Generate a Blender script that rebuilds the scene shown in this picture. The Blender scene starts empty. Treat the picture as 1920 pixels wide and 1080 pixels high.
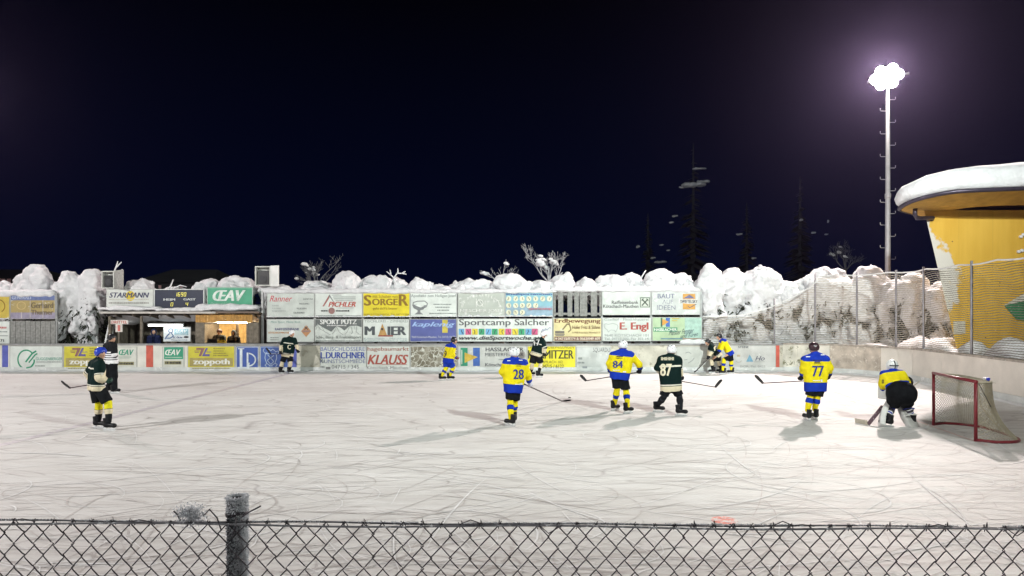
import bpy, bmesh, math, random
import numpy as np
from mathutils import Vector, Matrix
from mathutils.bvhtree import BVHTree

# ---------------------------------------------------------------- camera, world, lamps, exposure
SC = bpy.context.scene
COL = SC.collection
F, CX, HZ, CH = 1280.0, 960.0, 585.0, 2.69      # focal length (px of a 1920 wide picture), centre, horizon row, eye height
cam_d = bpy.data.cameras.new('camera'); cam = bpy.data.objects.new('camera', cam_d); COL.objects.link(cam)
cam.location = (0, 0, CH); cam.rotation_euler = (math.radians(90), 0, 0)
cam_d.sensor_width = 36.0; cam_d.lens = 36.0 * F / 1920.0
cam_d.shift_y = (HZ - 540.0) / 1920.0
cam_d.clip_start = 0.05; cam_d.clip_end = 3000
SC.camera = cam

W = bpy.data.worlds.new('World'); SC.world = W; W.use_nodes = True
nt = W.node_tree; bg = nt.nodes['Background']
tc = nt.nodes.new('ShaderNodeTexCoord'); sp = nt.nodes.new('ShaderNodeSeparateXYZ'); rp = nt.nodes.new('ShaderNodeValToRGB')
nt.links.new(tc.outputs['Generated'], sp.inputs[0]); nt.links.new(sp.outputs['Z'], rp.inputs[0]); nt.links.new(rp.outputs[0], bg.inputs['Color'])
rp.color_ramp.elements[0].position = 0.0; rp.color_ramp.elements[0].color = (0.0011, 0.0028, 0.0155, 1)
rp.color_ramp.elements[1].position = 0.42; rp.color_ramp.elements[1].color = (0.0002, 0.0003, 0.0016, 1)
bg.inputs['Strength'].default_value = 1.0

# floodlights: position, aim, colour, watts.  The far right one is in view, the others stand round the rink outside the frame
FLOOD = [
    ((19.35, 35.5, 15.2), (-6.0, 10.0, 0.0), (1.00, 0.86, 0.82), 35000, 1, 140),
    ((11.60, 0.4, 13.5), (6.0, 60.0, 4.0), (0.90, 1.00, 0.95), 36000, 1, 62),
    ((-27.0, 0.0, 13.5), (-5.0, 28.0, 0.0), (0.98, 0.96, 0.93), 33000, 0, 140),
    ((-30.0, 35.0, 14.5), (-6.0, 16.0, 0.0), (1.00, 0.84, 0.82), 9000, 0, 140),
]
BEAMS = FLOOD + [((11.45, 0.7, 13.5), (-8.0, 31.0, 0.0), (0.87, 1.00, 0.93), 18500, 1, 73), ((11.75, 0.6, 13.3), (-3.0, 6.0, 0.0), (0.90, 1.00, 0.95), 2500, 1, 150)]     # beams added by the near right mast to brighten mid ice and the fence
for i, (p, a, c, w, vis, cone) in enumerate(BEAMS):
    ld = bpy.data.lights.new('floodlight_beam', 'SPOT'); lo = bpy.data.objects.new('floodlight_beam', ld); COL.objects.link(lo)
    lo.location = p; d = Vector(a) - Vector(p); lo.rotation_euler = d.to_track_quat('-Z', 'Y').to_euler()
    ld.energy = w; ld.color = c; ld.spot_size = math.radians(cone); ld.spot_blend = 1.0; ld.shadow_soft_size = 0.28
VS = SC.view_settings
VS.view_transform = 'Standard'; VS.look = 'None'; VS.exposure = -0.12; VS.gamma = 1.0; VS.use_curve_mapping = False
SC.cycles.use_denoising = True
SC.cycles.max_bounces = 5; SC.cycles.diffuse_bounces = 3; SC.cycles.glossy_bounces = 2; SC.cycles.transmission_bounces = 4; SC.cycles.transparent_max_bounces = 8
SC.cycles.sample_clamp_indirect = 4.0

# ---------------------------------------------------------------- helpers
R = random.Random(11)
rng = np.random.default_rng(7)
def P(x, y, Y): return Vector(((x - CX) / F * Y, Y, CH - (y - HZ) / F * Y))
def G(x, y):
    Y = F * CH / (y - HZ); return Vector(((x - CX) / F * Y, Y, 0.0))

MATS = {}
def lin(c): return tuple(c) + (1.0,) if len(c) == 3 else tuple(c)
def pm(name, col, rough=0.6, var=0.12, scale=6.0, bump=0.0, metal=0.0, spec=0.4, col2=None, thr=None, bscale=None):
    """procedural material: base colour broken up by noise; col2 shows through where the noise passes thr"""
    if name in MATS: return MATS[name]
    m = bpy.data.materials.new(name); m.use_nodes = True; t = m.node_tree; b = t.nodes['Principled BSDF']
    b.inputs['Roughness'].default_value = rough; b.inputs['Metallic'].default_value = metal; b.inputs['Specular IOR Level'].default_value = spec
    c = t.nodes.new('ShaderNodeTexCoord'); n = t.nodes.new('ShaderNodeTexNoise'); n.inputs['Scale'].default_value = scale; n.inputs['Detail'].default_value = 6
    t.links.new(c.outputs['Object'], n.inputs['Vector'])
    mr = t.nodes.new('ShaderNodeMapRange'); mr.inputs['From Min'].default_value = 0.3; mr.inputs['From Max'].default_value = 0.7
    mr.inputs['To Min'].default_value = 1 - var; mr.inputs['To Max'].default_value = 1 + var
    t.links.new(n.outputs['Fac'], mr.inputs['Value'])
    mx = t.nodes.new('ShaderNodeMix'); mx.data_type = 'RGBA'; mx.blend_type = 'MULTIPLY'; mx.inputs['Factor'].default_value = 1.0
    mx.inputs['A'].default_value = lin(col); t.links.new(mr.outputs[0], mx.inputs['B'])
    out = mx.outputs['Result']
    if col2 is not None:
        n2 = t.nodes.new('ShaderNodeTexNoise'); n2.inputs['Scale'].default_value = scale * 1.7; n2.inputs['Detail'].default_value = 8; n2.inputs['Roughness'].default_value = 0.7
        t.links.new(c.outputs['Object'], n2.inputs['Vector'])
        r2 = t.nodes.new('ShaderNodeMapRange'); r2.inputs['From Min'].default_value = thr; r2.inputs['From Max'].default_value = thr + 0.05
        t.links.new(n2.outputs['Fac'], r2.inputs['Value'])
        m2 = t.nodes.new('ShaderNodeMix'); m2.data_type = 'RGBA'; t.links.new(r2.outputs[0], m2.inputs['Factor'])
        t.links.new(out, m2.inputs['A']); m2.inputs['B'].default_value = lin(col2); out = m2.outputs['Result']
    t.links.new(out, b.inputs['Base Color'])
    if bump:
        n3 = t.nodes.new('ShaderNodeTexNoise'); n3.inputs['Scale'].default_value = bscale or scale * 3; n3.inputs['Detail'].default_value = 8
        t.links.new(c.outputs['Object'], n3.inputs['Vector'])
        bp = t.nodes.new('ShaderNodeBump'); bp.inputs['Strength'].default_value = bump; bp.inputs['Distance'].default_value = 0.05
        t.links.new(n3.outputs['Fac'], bp.inputs['Height']); t.links.new(bp.outputs[0], b.inputs['Normal'])
    MATS[name] = m; return m
def em(name, col, strength):
    if name in MATS: return MATS[name]
    m = bpy.data.materials.new(name); m.use_nodes = True; b = m.node_tree.nodes['Principled BSDF']
    b.inputs['Base Color'].default_value = lin(col); b.inputs['Emission Color'].default_value = lin(col); b.inputs['Emission Strength'].default_value = strength
    MATS[name] = m; return m
def paint(col, worn=0.0):
    """flat print colour, a little faded and scratched"""
    k = 'print_%d_%d_%d_%d' % tuple([int(v * 200) for v in col] + [int(worn * 100)])
    if worn: return pm(k, col, 0.65, 0.25, 5.0, col2=(0.60, 0.62, 0.60), thr=0.72 - worn)
    return pm(k, col, 0.6, 0.2, 5.0)
def bannermat(col, frost=0.62):
    k = 'sheet_%d_%d_%d_%d' % tuple([int(v * 200) for v in col] + [int(frost * 100)])
    return pm(k, col, 0.55, 0.13, 2.2, col2=tuple(min(1, 0.45 * v + 0.42) for v in col), thr=frost, bump=0.05)

ORG = {}
def link(o, parent=None):
    COL.objects.link(o)
    if parent is not None: o.parent = parent; ORG[o] = ORG[parent]
    return o
def tag(o, label, cat, group=None):
    o['label'] = label; o['category'] = cat
    if group: o['group'] = group
    return o
def thing(name, label, cat, loc, group=None):
    o = bpy.data.objects.new(name, None); o.location = loc; ORG[o] = Vector(loc); COL.objects.link(o); o.empty_display_size = 0.2
    return tag(o, label, cat, group)
def mesh_obj(name, verts, faces, mats, parent=None, smooth=False, mi=None, origin=None, loc=None):
    """verts in world space; with a parent they are stored relative to the thing's base, else to the mesh's own base"""
    v = np.asarray(verts, dtype=np.float64).reshape(-1, 3)
    if parent is not None: og = np.array(ORG[parent])
    elif origin is not None: og = np.array(origin)
    else:
        lo, hi = v.min(0), v.max(0); og = np.array([(lo[0] + hi[0]) / 2, (lo[1] + hi[1]) / 2, lo[2]])
    me = bpy.data.meshes.new(name); me.from_pydata((v - og).tolist(), [], [tuple(int(q) for q in f) for f in faces])
    if not isinstance(mats, (list, tuple)): mats = [mats]
    for m in mats: me.materials.append(m)
    if mi is not None: me.polygons.foreach_set('material_index', np.asarray(mi, dtype=np.int32))
    if smooth: me.polygons.foreach_set('use_smooth', np.ones(len(me.polygons), dtype=bool))
    me.update()
    o = bpy.data.objects.new(name, me)
    if parent is None: o.location = og; ORG[o] = Vector(og); COL.objects.link(o)
    else: link(o, parent)
    return o
class MB:
    def __init__(s): s.v = []; s.f = []; s.m = []
    def add(s, v, f, m=0):
        b = len(s.v); s.v += [tuple(q) for q in v]; s.f += [tuple(b + i for i in q) for q in f]; s.m += [m] * len(f); return s
    def box(s, x0, x1, y0, y1, z0, z1, m=0):
        v = [(x0, y0, z0), (x1, y0, z0), (x1, y1, z0), (x0, y1, z0), (x0, y0, z1), (x1, y0, z1), (x1, y1, z1), (x0, y1, z1)]
        return s.add(v, [(0, 3, 2, 1), (4, 5, 6, 7), (0, 1, 5, 4), (1, 2, 6, 5), (2, 3, 7, 6), (3, 0, 4, 7)], m)
    def bar(s, a, b, w, t, m=0, up=(0, 0, 1)):
        a = Vector(a); b = Vector(b); d = (b - a).normalized(); u = Vector(up)
        if abs(d.dot(u)) > 0.95: u = Vector((0, 1, 0))
        r = d.cross(u).normalized() * w / 2; u = r.cross(d).normalized() * t / 2
        v = [a - r - u, a + r - u, a + r + u, a - r + u, b - r - u, b + r - u, b + r + u, b - r + u]
        return s.add(v, [(0, 3, 2, 1), (4, 5, 6, 7), (0, 1, 5, 4), (1, 2, 6, 5), (2, 3, 7, 6), (3, 0, 4, 7)], m)
    def tube(s, pts, r, n=6, m=0, cap=True):
        pts = [Vector(p) for p in pts]; k = len(pts); rs = r if isinstance(r, (list, tuple)) else [r] * k
        v = []; ref = Vector((0.12, 0.2, 0.97))
        for i, p in enumerate(pts):
            d = (pts[min(i + 1, k - 1)] - pts[max(i - 1, 0)]).normalized()
            rr = ref if abs(d.dot(ref)) < 0.94 else Vector((0.97, 0.12, 0.2))
            a = d.cross(rr).normalized(); b = d.cross(a)
            for j in range(n):
                t = 2 * math.pi * j / n; v.append(p + (a * math.cos(t) + b * math.sin(t)) * rs[i])
        f = [(i * n + j, i * n + (j + 1) % n, (i + 1) * n + (j + 1) % n, (i + 1) * n + j) for i in range(k - 1) for j in range(n)]
        if cap: f += [tuple(reversed(range(n))), tuple(range((k - 1) * n, k * n))]
        return s.add(v, f, m)
    def poly(s, pts, d, m=0):
        """flat polygon (world points) given thickness along vector d"""
        n = len(pts); d = Vector(d); v = [Vector(p) for p in pts] + [Vector(p) + d for p in pts]
        return s.add(v, [tuple(range(n)), tuple(reversed(range(n, 2 * n)))] + [(i, i + n, (i + 1) % n + n, (i + 1) % n) for i in range(n)], m)
    def build(s, name, mats, parent=None, smooth=False, origin=None):
        return mesh_obj(name, s.v, s.f, mats, parent, smooth, s.m if any(s.m) else None, origin)

# --- vectorised value noise, signed distance shapes and surface nets
LAT = rng.random((32, 32, 32))
def vnoise(p):
    i = np.floor(p).astype(int); f = p - i; f = f * f * (3 - 2 * f); i %= 32; j = (i + 1) % 32
    def L(a, b, c): return LAT[a[..., 0], b[..., 1], c[..., 2]]
    x, y, z = f[..., 0], f[..., 1], f[..., 2]
    return ((L(i, i, i) * (1 - x) + L(j, i, i) * x) * (1 - y) + (L(i, j, i) * (1 - x) + L(j, j, i) * x) * y) * (1 - z) + \
           ((L(i, i, j) * (1 - x) + L(j, i, j) * x) * (1 - y) + (L(i, j, j) * (1 - x) + L(j, j, j) * x) * y) * z - 0.5
def fbm(p, o=3):
    r = 0; a = 1.0
    for _ in range(o): r = r + a * vnoise(p); p = p * 2.03 + 7.7; a *= 0.5
    return r
def sd_cap(p, a, b, ra, rb, flat=False):
    a = np.array(a, float); b = np.array(b, float); ba = b - a; L2 = max((ba * ba).sum(), 1e-9)
    pa = p - a; h = np.clip((pa @ ba) / L2, 0, 1)
    d = np.sqrt(((pa - h[..., None] * ba) ** 2).sum(-1)) - (ra + (rb - ra) * h)
    if flat: d = np.maximum(d, (p - b) @ (ba / math.sqrt(L2)))
    return d
def sd_ell(p, c, r):
    q = p - np.array(c, float); r = np.array(r, float)
    k0 = np.sqrt(((q / r) ** 2).sum(-1)); k1 = np.sqrt(((q / r ** 2) ** 2).sum(-1))
    return k0 * (k0 - 1) / np.maximum(k1, 1e-6)
def smin(a, b, k):
    h = np.maximum(k - np.abs(a - b), 0) / k; return np.minimum(a, b) - h * h * k * 0.25
def nets(fn, lo, hi, res):
    lo = np.array(lo, float); hi = np.array(hi, float); n = np.maximum(np.ceil((hi - lo) / res).astype(int) + 1, 4)
    ax = [lo[i] + res * np.arange(n[i]) for i in range(3)]
    g = np.stack(np.meshgrid(*ax, indexing='ij'), -1); f = fn(g)
    for i in range(3):
        s = [slice(None)] * 3; s[i] = 0; f[tuple(s)] = np.maximum(f[tuple(s)], 1e-3); s[i] = -1; f[tuple(s)] = np.maximum(f[tuple(s)], 1e-3)
    cn = [(a, b, c) for a in (0, 1) for b in (0, 1) for c in (0, 1)]
    def S(c): return f[c[0]:n[0] - 1 + c[0], c[1]:n[1] - 1 + c[1], c[2]:n[2] - 1 + c[2]]
    tot = np.zeros(tuple(n - 1) + (3,)); cnt = np.zeros(tuple(n - 1))
    for a in cn:
        for ax_ in range(3):
            if a[ax_] == 0:
                b = list(a); b[ax_] = 1; fa, fb = S(a), S(b); mk = (fa < 0) != (fb < 0)
                t = np.where(mk, fa / np.where(mk, fa - fb, 1), 0)
                for q in range(3): tot[..., q] += np.where(mk, a[q] + (t if q == ax_ else 0), 0)
                cnt += mk
    cell = cnt > 0; idx = -np.ones(cell.shape, int); idx[cell] = np.arange(cell.sum())
    ijk = np.argwhere(cell); v = lo + res * (ijk + tot[cell] / cnt[cell][:, None])
    fs = []
    ins = f < 0
    for a in range(3):
        b, c = [(1, 2), (2, 0), (0, 1)][a]
        s0 = [slice(None)] * 3; s1 = [slice(None)] * 3; s0[a] = slice(0, -1); s1[a] = slice(1, None)
        ch = ins[tuple(s0)] != ins[tuple(s1)]; e = np.argwhere(ch); e = e[(e[:, b] > 0) & (e[:, c] > 0) & (e[:, b] < n[b] - 1) & (e[:, c] < n[c] - 1)]
        if not len(e): continue
        def I(db, dc):
            q = e.copy(); q[:, b] -= db; q[:, c] -= dc; return idx[q[:, 0], q[:, 1], q[:, 2]]
        quad = np.stack([I(1, 1), I(0, 1), I(0, 0), I(1, 0)], 1)
        fl = ~ins[e[:, 0], e[:, 1], e[:, 2]]; quad[fl] = quad[fl][:, ::-1]
        fs.append(quad)
    return v, np.concatenate(fs) if fs else np.zeros((0, 4), int)

# --- lettering: the built in font turned into mesh, fitted to a rectangle
TX = {}
def glyphs(s, bold=0.0, shear=0.0):
    k = (s, bold, shear)
    if k not in TX:
        cu = bpy.data.curves.new('t', 'FONT'); cu.body = s; cu.resolution_u = 3; cu.shear = shear; cu.fill_mode = 'FRONT'
        o = bpy.data.objects.new('t', cu); COL.objects.link(o); dg = bpy.context.evaluated_depsgraph_get()
        me = bpy.data.meshes.new_from_object(o.evaluated_get(dg))
        v = np.array([q.co[:] for q in me.vertices]); fs = [tuple(p.vertices) for p in me.polygons]
        bpy.data.objects.remove(o); bpy.data.curves.remove(cu); bpy.data.meshes.remove(me)
        v[:, 2] = 0
        if bold:
            n0 = len(v); cs = [v + np.array([dx * bold, 0.25 * abs(dx) * bold, 0]) + np.array([0, 0, k * 0.0007]) for k, dx in enumerate((0.0, 1.5, -1.5))]
            v = np.concatenate(cs); fs = [tuple(q + n0 * k for q in p) for k in range(3) for p in fs]
        v[:, 0] -= v[:, 0].min(); v[:, 0] /= v[:, 0].max(); v[:, 1] -= v[:, 1].min(); v[:, 1] /= max(v[:, 1].max(), 1e-6)
        TX[k] = (v, fs)
    return TX[k]
def text_on(parent, s, x0, y0, x1, y1, Y, mat, bold=0.0, shear=0.0, tilt=0.0, name='lettering'):
    v, f = glyphs(s, bold, shear)
    w = [P(x0 + (x1 - x0) * a[0], y1 + (y0 - y1) * a[1] + tilt * a[0], Y - a[2]) for a in v]
    return mesh_obj(name, [tuple(q) for q in w], f, mat, parent)
# ---------------------------------------------------------------- the setting: snow ground, ice, terrace
YB = 30.75                                            # front of the far side boards
SNOW = pm('snow', (0.70, 0.70, 0.72), 0.8, 0.08, 3.0, bump=0.9, bscale=7.0, spec=0.1)
def ice_material():
    m = bpy.data.materials.new('scratched_ice'); m.use_nodes = True; t = m.node_tree; b = t.nodes['Principled BSDF']
    N = t.nodes.new; L = t.links.new
    c = N('ShaderNodeTexCoord')
    def noise(scale, rot, st, detail=3, dist=0.0, rough=0.5):
        mp = N('ShaderNodeMapping'); mp.inputs['Rotation'].default_value = (0, 0, rot); mp.inputs['Scale'].default_value = (st[0], st[1], 1); L(c.outputs['Object'], mp.inputs[0])
        n = N('ShaderNodeTexNoise'); n.inputs['Scale'].default_value = scale; n.inputs['Detail'].default_value = detail; n.inputs['Distortion'].default_value = dist; n.inputs['Roughness'].default_value = rough
        L(mp.outputs[0], n.inputs['Vector']); return n.outputs['Fac']
    def mrange(v, a, b_, c_=0.0, d=1.0):
        r = N('ShaderNodeMapRange'); r.inputs['From Min'].default_value = a; r.inputs['From Max'].default_value = b_; r.inputs['To Min'].default_value = c_; r.inputs['To Max'].default_value = d
        L(v, r.inputs['Value']); return r.outputs[0]
    def op(o, a, b_=None):
        q = N('ShaderNodeMath'); q.operation = o
        for i, w in enumerate((a, b_)):
            if w is None: continue
            if isinstance(w, (int, float)): q.inputs[i].default_value = w
            else: L(w, q.inputs[i])
        return q.outputs[0]
    def contour(scale, rot, st, lvl, w, mscale, mthr, seed_d=1.2):
        n = noise(scale, rot, st, 1, seed_d); d = op('ABSOLUTE', op('SUBTRACT', n, lvl)); ln = mrange(d, 0.0, w, 1.0, 0.0)
        mk = mrange(noise(mscale, rot + 1.0, (1, 1), 3), mthr, mthr + 0.08); return op('MULTIPLY', ln, mk)
    scr = None
    for args in [(0.20, 0.15, (1, 3.0), 0.50, 0.006, 0.5, 0.44, .5), (0.30, -0.3, (1, 3.0), 0.46, 0.007, 0.6, 0.46, .5), (0.25, 0.6, (1, 2.0), 0.53, 0.006, 0.7, 0.46, .6)]:
        k = contour(*args); scr = k if scr is None else op('MAXIMUM', scr, k)
    fine = mrange(noise(2.8, 0.12, (0.4, 2.2), 8, 0.6, 0.75), 0.48, 0.72)
    fine2 = mrange(noise(3.6, -0.4, (0.4, 2.4), 8, 0.6, 0.75), 0.50, 0.74)
    big = mrange(noise(0.22, 0.3, (1, 1.6), 4), 0.35, 0.68)
    powd = mrange(noise(1.1, 0.15, (0.45, 2.0), 8, 0.6, 0.75), 0.50, 0.66)
    def mix(f, a, b_):
        q = N('ShaderNodeMix'); q.data_type = 'RGBA'; L(f, q.inputs['Factor'])
        for nm, w in (('A', a), ('B', b_)):
            if isinstance(w, tuple): q.inputs[nm].default_value = w
            else: L(w, q.inputs[nm])
        return q.outputs['Result']
    base = mix(big, (0.61, 0.595, 0.585, 1), (0.67, 0.665, 0.655, 1))
    base = mix(op('MULTIPLY', fine, 0.50), base, (0.46, 0.43, 0.42, 1))
    base = mix(op('MULTIPLY', fine2, 0.38), base, (0.48, 0.45, 0.44, 1))
    base = mix(op('MULTIPLY', powd, 0.55), base, (0.80, 0.80, 0.80, 1))
    base = mix(op('MULTIPLY', scr, 0.60), base, (0.33, 0.30, 0.30, 1))
    L(base, b.inputs['Base Color'])
    L(mrange(powd, 0, 1, 0.62, 0.85), b.inputs['Roughness']); b.inputs['Specular IOR Level'].default_value = 0.12
    bp = N('ShaderNodeBump'); bp.inputs['Strength'].default_value = 0.25; bp.inputs['Distance'].default_value = 0.01
    L(op('SUBTRACT', op('ADD', powd, op('MULTIPLY', fine, 0.4)), scr), bp.inputs['Height']); L(bp.outputs[0], b.inputs['Normal'])
    return m
def sheet(name, x0, x1, y0, y1, z, mat):
    o = mesh_obj(name, [(x0, y0, z), (x1, y0, z), (x1, y1, z), (x0, y1, z)], [(0, 1, 2, 3)], mat, origin=(0, 0, z)); o['kind'] = 'structure'; return o
sheet('snow_ground', -900, 900, -300, 1500, -0.03, SNOW)
# the rink outline: straight far side, rounded corner, end boards slanting towards the camera
def endx(Y): return 15.6 - 0.13 * (26 - Y)
PATH = [(-34.0, YB), (-20.0, YB), (-8.0, YB), (4.0, YB), (12.2, YB)]
for k in range(1, 9):
    a = math.radians(90 - 11.25 * k * 0.93); PATH.append((12.2 + 3.45 * math.cos(a), YB - 4.6 + 4.6 * math.sin(a)))
PATH += [(endx(Y), Y) for Y in (24.5, 22.0, 19.5, 17.0, 14.0, 11.0, 8.0)]
def offset_path(d):
    out = []
    for i, p in enumerate(PATH):
        a = PATH[max(i - 1, 0)]; b = PATH[min(i + 1, len(PATH) - 1)]; t = Vector((b[0] - a[0], b[1] - a[1])).normalized()
        out.append((p[0] - t.y * d, p[1] + t.x * d))
    return out
pt = offset_path(0.02)
ice = mesh_obj('ice_rink', [(x, y, 0.0) for x, y in pt] + [(10.5, 3.15, 0), (-34, 3.15, 0)], [tuple(reversed(range(len(pt) + 2)))], ice_material(), origin=(0, 0, 0)); ice['kind'] = 'structure'
tb = MB().box(-40, 40, -8, 2.95, 0.0, 0.98); o = tb.build('spectator_terrace', SNOW); o['kind'] = 'structure'
# faint lines under the ice surface
LINE_R = pm('line_red_under_ice', (0.62, 0.42, 0.41), 0.4, 0.2, 3.0, col2=(0.63, 0.60, 0.59), thr=0.53)
LINE_B = pm('line_blue_under_ice', (0.53, 0.49, 0.54), 0.4, 0.1, 3.0, col2=(0.62, 0.59, 0.585), thr=0.5)
def iceline(name, a, b, w, mat):
    a = Vector(a); b = Vector(b); d = (b - a).normalized(); s = Vector((-d.y, d.x, 0)) * w / 2; z = Vector((0, 0, 0.004))
    o = mesh_obj(name, [a - s + z, b - s + z, b + s + z, a + s + z], [(0, 1, 2, 3)], mat); o['kind'] = 'structure'
iceline('goal_line', G(1459, 698), G(1850, 835.5), 0.06, LINE_R)
iceline('blue_line', G(549, 698.5), G(-90, 858), 0.24, LINE_B)
SPOT = pm('faceoff_spot_red', (0.75, 0.22, 0.17), 0.5, 0.2, 6.0, col2=(0.66, 0.62, 0.60), thr=0.50)
c0 = G(1358, 976); o = mesh_obj('faceoff_spot', [c0 + Vector((0.17 * math.cos(t), 0.17 * math.sin(t), 0.004)) for t in np.linspace(0, 6.2, 20)], [tuple(range(20))], SPOT); o['kind'] = 'structure'

# skate cuts: thin arcs scored into the surface, dark ones and ones filled with white shavings
def cuts(name, n, w0, w1, mat, seed, z):
    q = random.Random(seed); V, Fs = [], []
    for _ in range(n):
        Y = 6.5 + 23.8 * q.random() ** 1.35; x = q.uniform(-0.85, 0.85) * Y; x = min(x, endx(Y) - 1.2); zc = z + q.random() * .0028; L = q.uniform(.25, 1.2) if q.random() < .6 else q.uniform(1.2, 4.5)
        a = q.gauss(0, .35) if q.random() < .72 else q.uniform(0, 6.28); k = q.choice((-1, 1)) * (q.uniform(.02, .25) if q.random() < .75 else q.uniform(.4, 1.8)); w = q.uniform(w0, w1); m = max(4, int(L / .22)); p = Vector((x, Y)); b = len(V); bad = False
        for i in range(m + 1):
            d = Vector((math.cos(a), math.sin(a))); s_ = Vector((-d.y, d.x)) * w * .5 * math.sin(math.pi * (i + .35) / (m + .7)); V += [(p.x - s_.x, p.y - s_.y, zc), (p.x + s_.x, p.y + s_.y, zc)]
            if p.y > YB - .6 or p.x > endx(p.y) - .8 or p.y < 3.6: bad = True
            p = p + d * (L / m); a += k * L / m
        if bad: V = V[:b]; continue
        Fs += [(b + 2 * i, b + 2 * i + 2, b + 2 * i + 3, b + 2 * i + 1) for i in range(m)]
    o = mesh_obj(name, V, Fs, mat, origin=(0, 0, 0)); o['kind'] = 'stuff'; return o
o = cuts('skate_cuts', 1900, .006, .020, pm('skate_cut_grey', (0.50, 0.465, 0.455), .6, .2, 2.0, col2=(.62, .60, .59), thr=.54), 5, .0045); tag(o, 'thin grey skate cuts scored all over the ice', 'skate marks')
o = cuts('ice_shavings', 900, .008, .028, pm('ice_shaving_white', (0.76, 0.76, 0.77), .8, .1, 2.0), 6, .0078); tag(o, 'fine white lines of ice shavings left by skates', 'ice shavings')
# ---------------------------------------------------------------- rink boards
BOARD = pm('painted_board_white', (0.66, 0.65, 0.60), 0.6, 0.15, 1.5, col2=(0.42, 0.40, 0.33), thr=0.70, bump=0.1)
BEIGE = pm('bare_board_beige', (0.50, 0.48, 0.41), 0.7, 0.25, 1.6, col2=(0.33, 0.31, 0.25), thr=0.56, bump=0.1)
MOSSY = pm('mossy_old_board', (0.60, 0.58, 0.51), 0.8, 0.3, 2.0, col2=(0.20, 0.20, 0.13), thr=0.545, bump=0.25)
SCUFF = pm('scuffed_brown_board', (0.47, 0.41, 0.35), 0.8, 0.35, 2.4, col2=(0.66, 0.60, 0.53), thr=0.56, bump=0.25)
CREAM = pm('cream_board', (0.70, 0.66, 0.60), 0.7, 0.12, 1.2, col2=(0.46, 0.42, 0.37), thr=0.68, bump=0.1)
KICK = pm('kick_plate_frosted', (0.58, 0.60, 0.59), 0.55, 0.15, 2.0, col2=(0.74, 0.75, 0.75), thr=0.55)
RAIL = pm('rail_grey_steel', (0.27, 0.27, 0.27), 0.5, 0.2, 3.0, col2=(0.7, 0.7, 0.7), thr=0.66)
RED = pm('stripe_red', (0.52, 0.10, 0.07), 0.6, 0.2, 4.0, col2=(0.62, 0.52, 0.46), thr=0.63)
BLUE = pm('stripe_blue', (0.10, 0.12, 0.42), 0.6, 0.2, 4.0, col2=(0.45, 0.45, 0.6), thr=0.66)
BT = 1.19
fb = thing('rink_boards', 'long straight rink boards with adverts behind the far skaters', 'boards', (-8, YB + 0.06, 0))
xs = [-34, -26.4, -23.0, -20.2, -17.8, -15.2, -12.4, -10.9, -9.7, -8.65, -6.55, -4.6, -2.45, 0.68, 2.88, 4.44, 7.40, 9.25, 12.2]
for i in range(len(xs) - 1):
    m = BEIGE if abs(xs[i] + 9.7) < 0.3 or 4.3 < xs[i] < 5 or xs[i] > 7 else BOARD
    MB().box(xs[i] + 0.004, xs[i + 1] - 0.004, YB, YB + 0.10, 0.02, BT).build('board_panel', m, fb)
MB().box(-34, 12.2, YB - 0.03, YB - 0.001, 0.0, 0.205).build('kick_plate', KICK, fb)
MB().box(-34, 12.2, YB - 0.05, YB + 0.16, BT + 0.001, BT + 0.075).build('top_rail', RAIL, fb)
def bstripe(name, x0, x1, m):
    a = P(x0, 700, YB - 0.01); b = P(x1, 700, YB - 0.01)
    MB().box(a.x, b.x, YB - 0.012, YB - 0.001, 0.21, BT - 0.005).build(name, m, fb)
bstripe('blue_stripe', 4, 15, BLUE); bstripe('red_stripe', 274, 287, RED); bstripe('blue_stripe', 541, 556, BLUE); bstripe('red_stripe', 1455, 1461.5, RED)
# corner and end boards follow the outline, panel by panel
cb = thing('corner_boards', 'weathered mossy and cream boards curving round the rink corner behind the goal', 'boards', (PATH[8][0], PATH[8][1], 0))
fr = PATH[4:]; bk = offset_path(-0.0)[4:]; ot = offset_path(0.11)[4:]; inn = offset_path(-0.05)[4:]; inn2 = offset_path(-0.16)[4:]; ot2 = offset_path(0.2)[4:]
def strip(name, A, B, z0, z1, mat, i, par, gap=0.004):
    a0, a1, b0, b1 = [Vector((q[0], q[1], 0)) for q in (A[i], A[i + 1], B[i], B[i + 1])]
    d = (a1 - a0).normalized() * gap; a0 = a0 + d; b0 = b0 + d; a1 = a1 - d; b1 = b1 - d
    Z0 = Vector((0, 0, z0)); Z1 = Vector((0, 0, z1))
    return MB().add([a0 + Z0, a1 + Z0, b1 + Z0, b0 + Z0, a0 + Z1, a1 + Z1, b1 + Z1, b0 + Z1], [(0, 3, 2, 1), (4, 5, 6, 7), (0, 1, 5, 4), (1, 2, 6, 5), (2, 3, 7, 6), (3, 0, 4, 7)]).build(name, mat, par)
CM = [MOSSY, MOSSY, CREAM, SCUFF, SCUFF, SCUFF, CREAM, CREAM, CREAM, CREAM, CREAM, CREAM, CREAM, CREAM, CREAM]
for i in range(len(fr) - 1):
    strip('board_panel', fr, ot, 0.02, BT + 0.03, CM[i], i, cb, 0.003)
    strip('kick_plate', inn, [(a[0], a[1]) for a in offset_path(-0.001)[4:]], 0.0, 0.23, KICK, i, cb, 0.0)
    strip('top_rail', offset_path(-0.05)[4:], ot2, BT + 0.031, BT + 0.095, pm('rail_wood_grey', (0.36, 0.32, 0.28), 0.7, 0.3, 5, col2=(0.7, 0.68, 0.68), thr=0.6), i, cb, 0.0)
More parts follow.
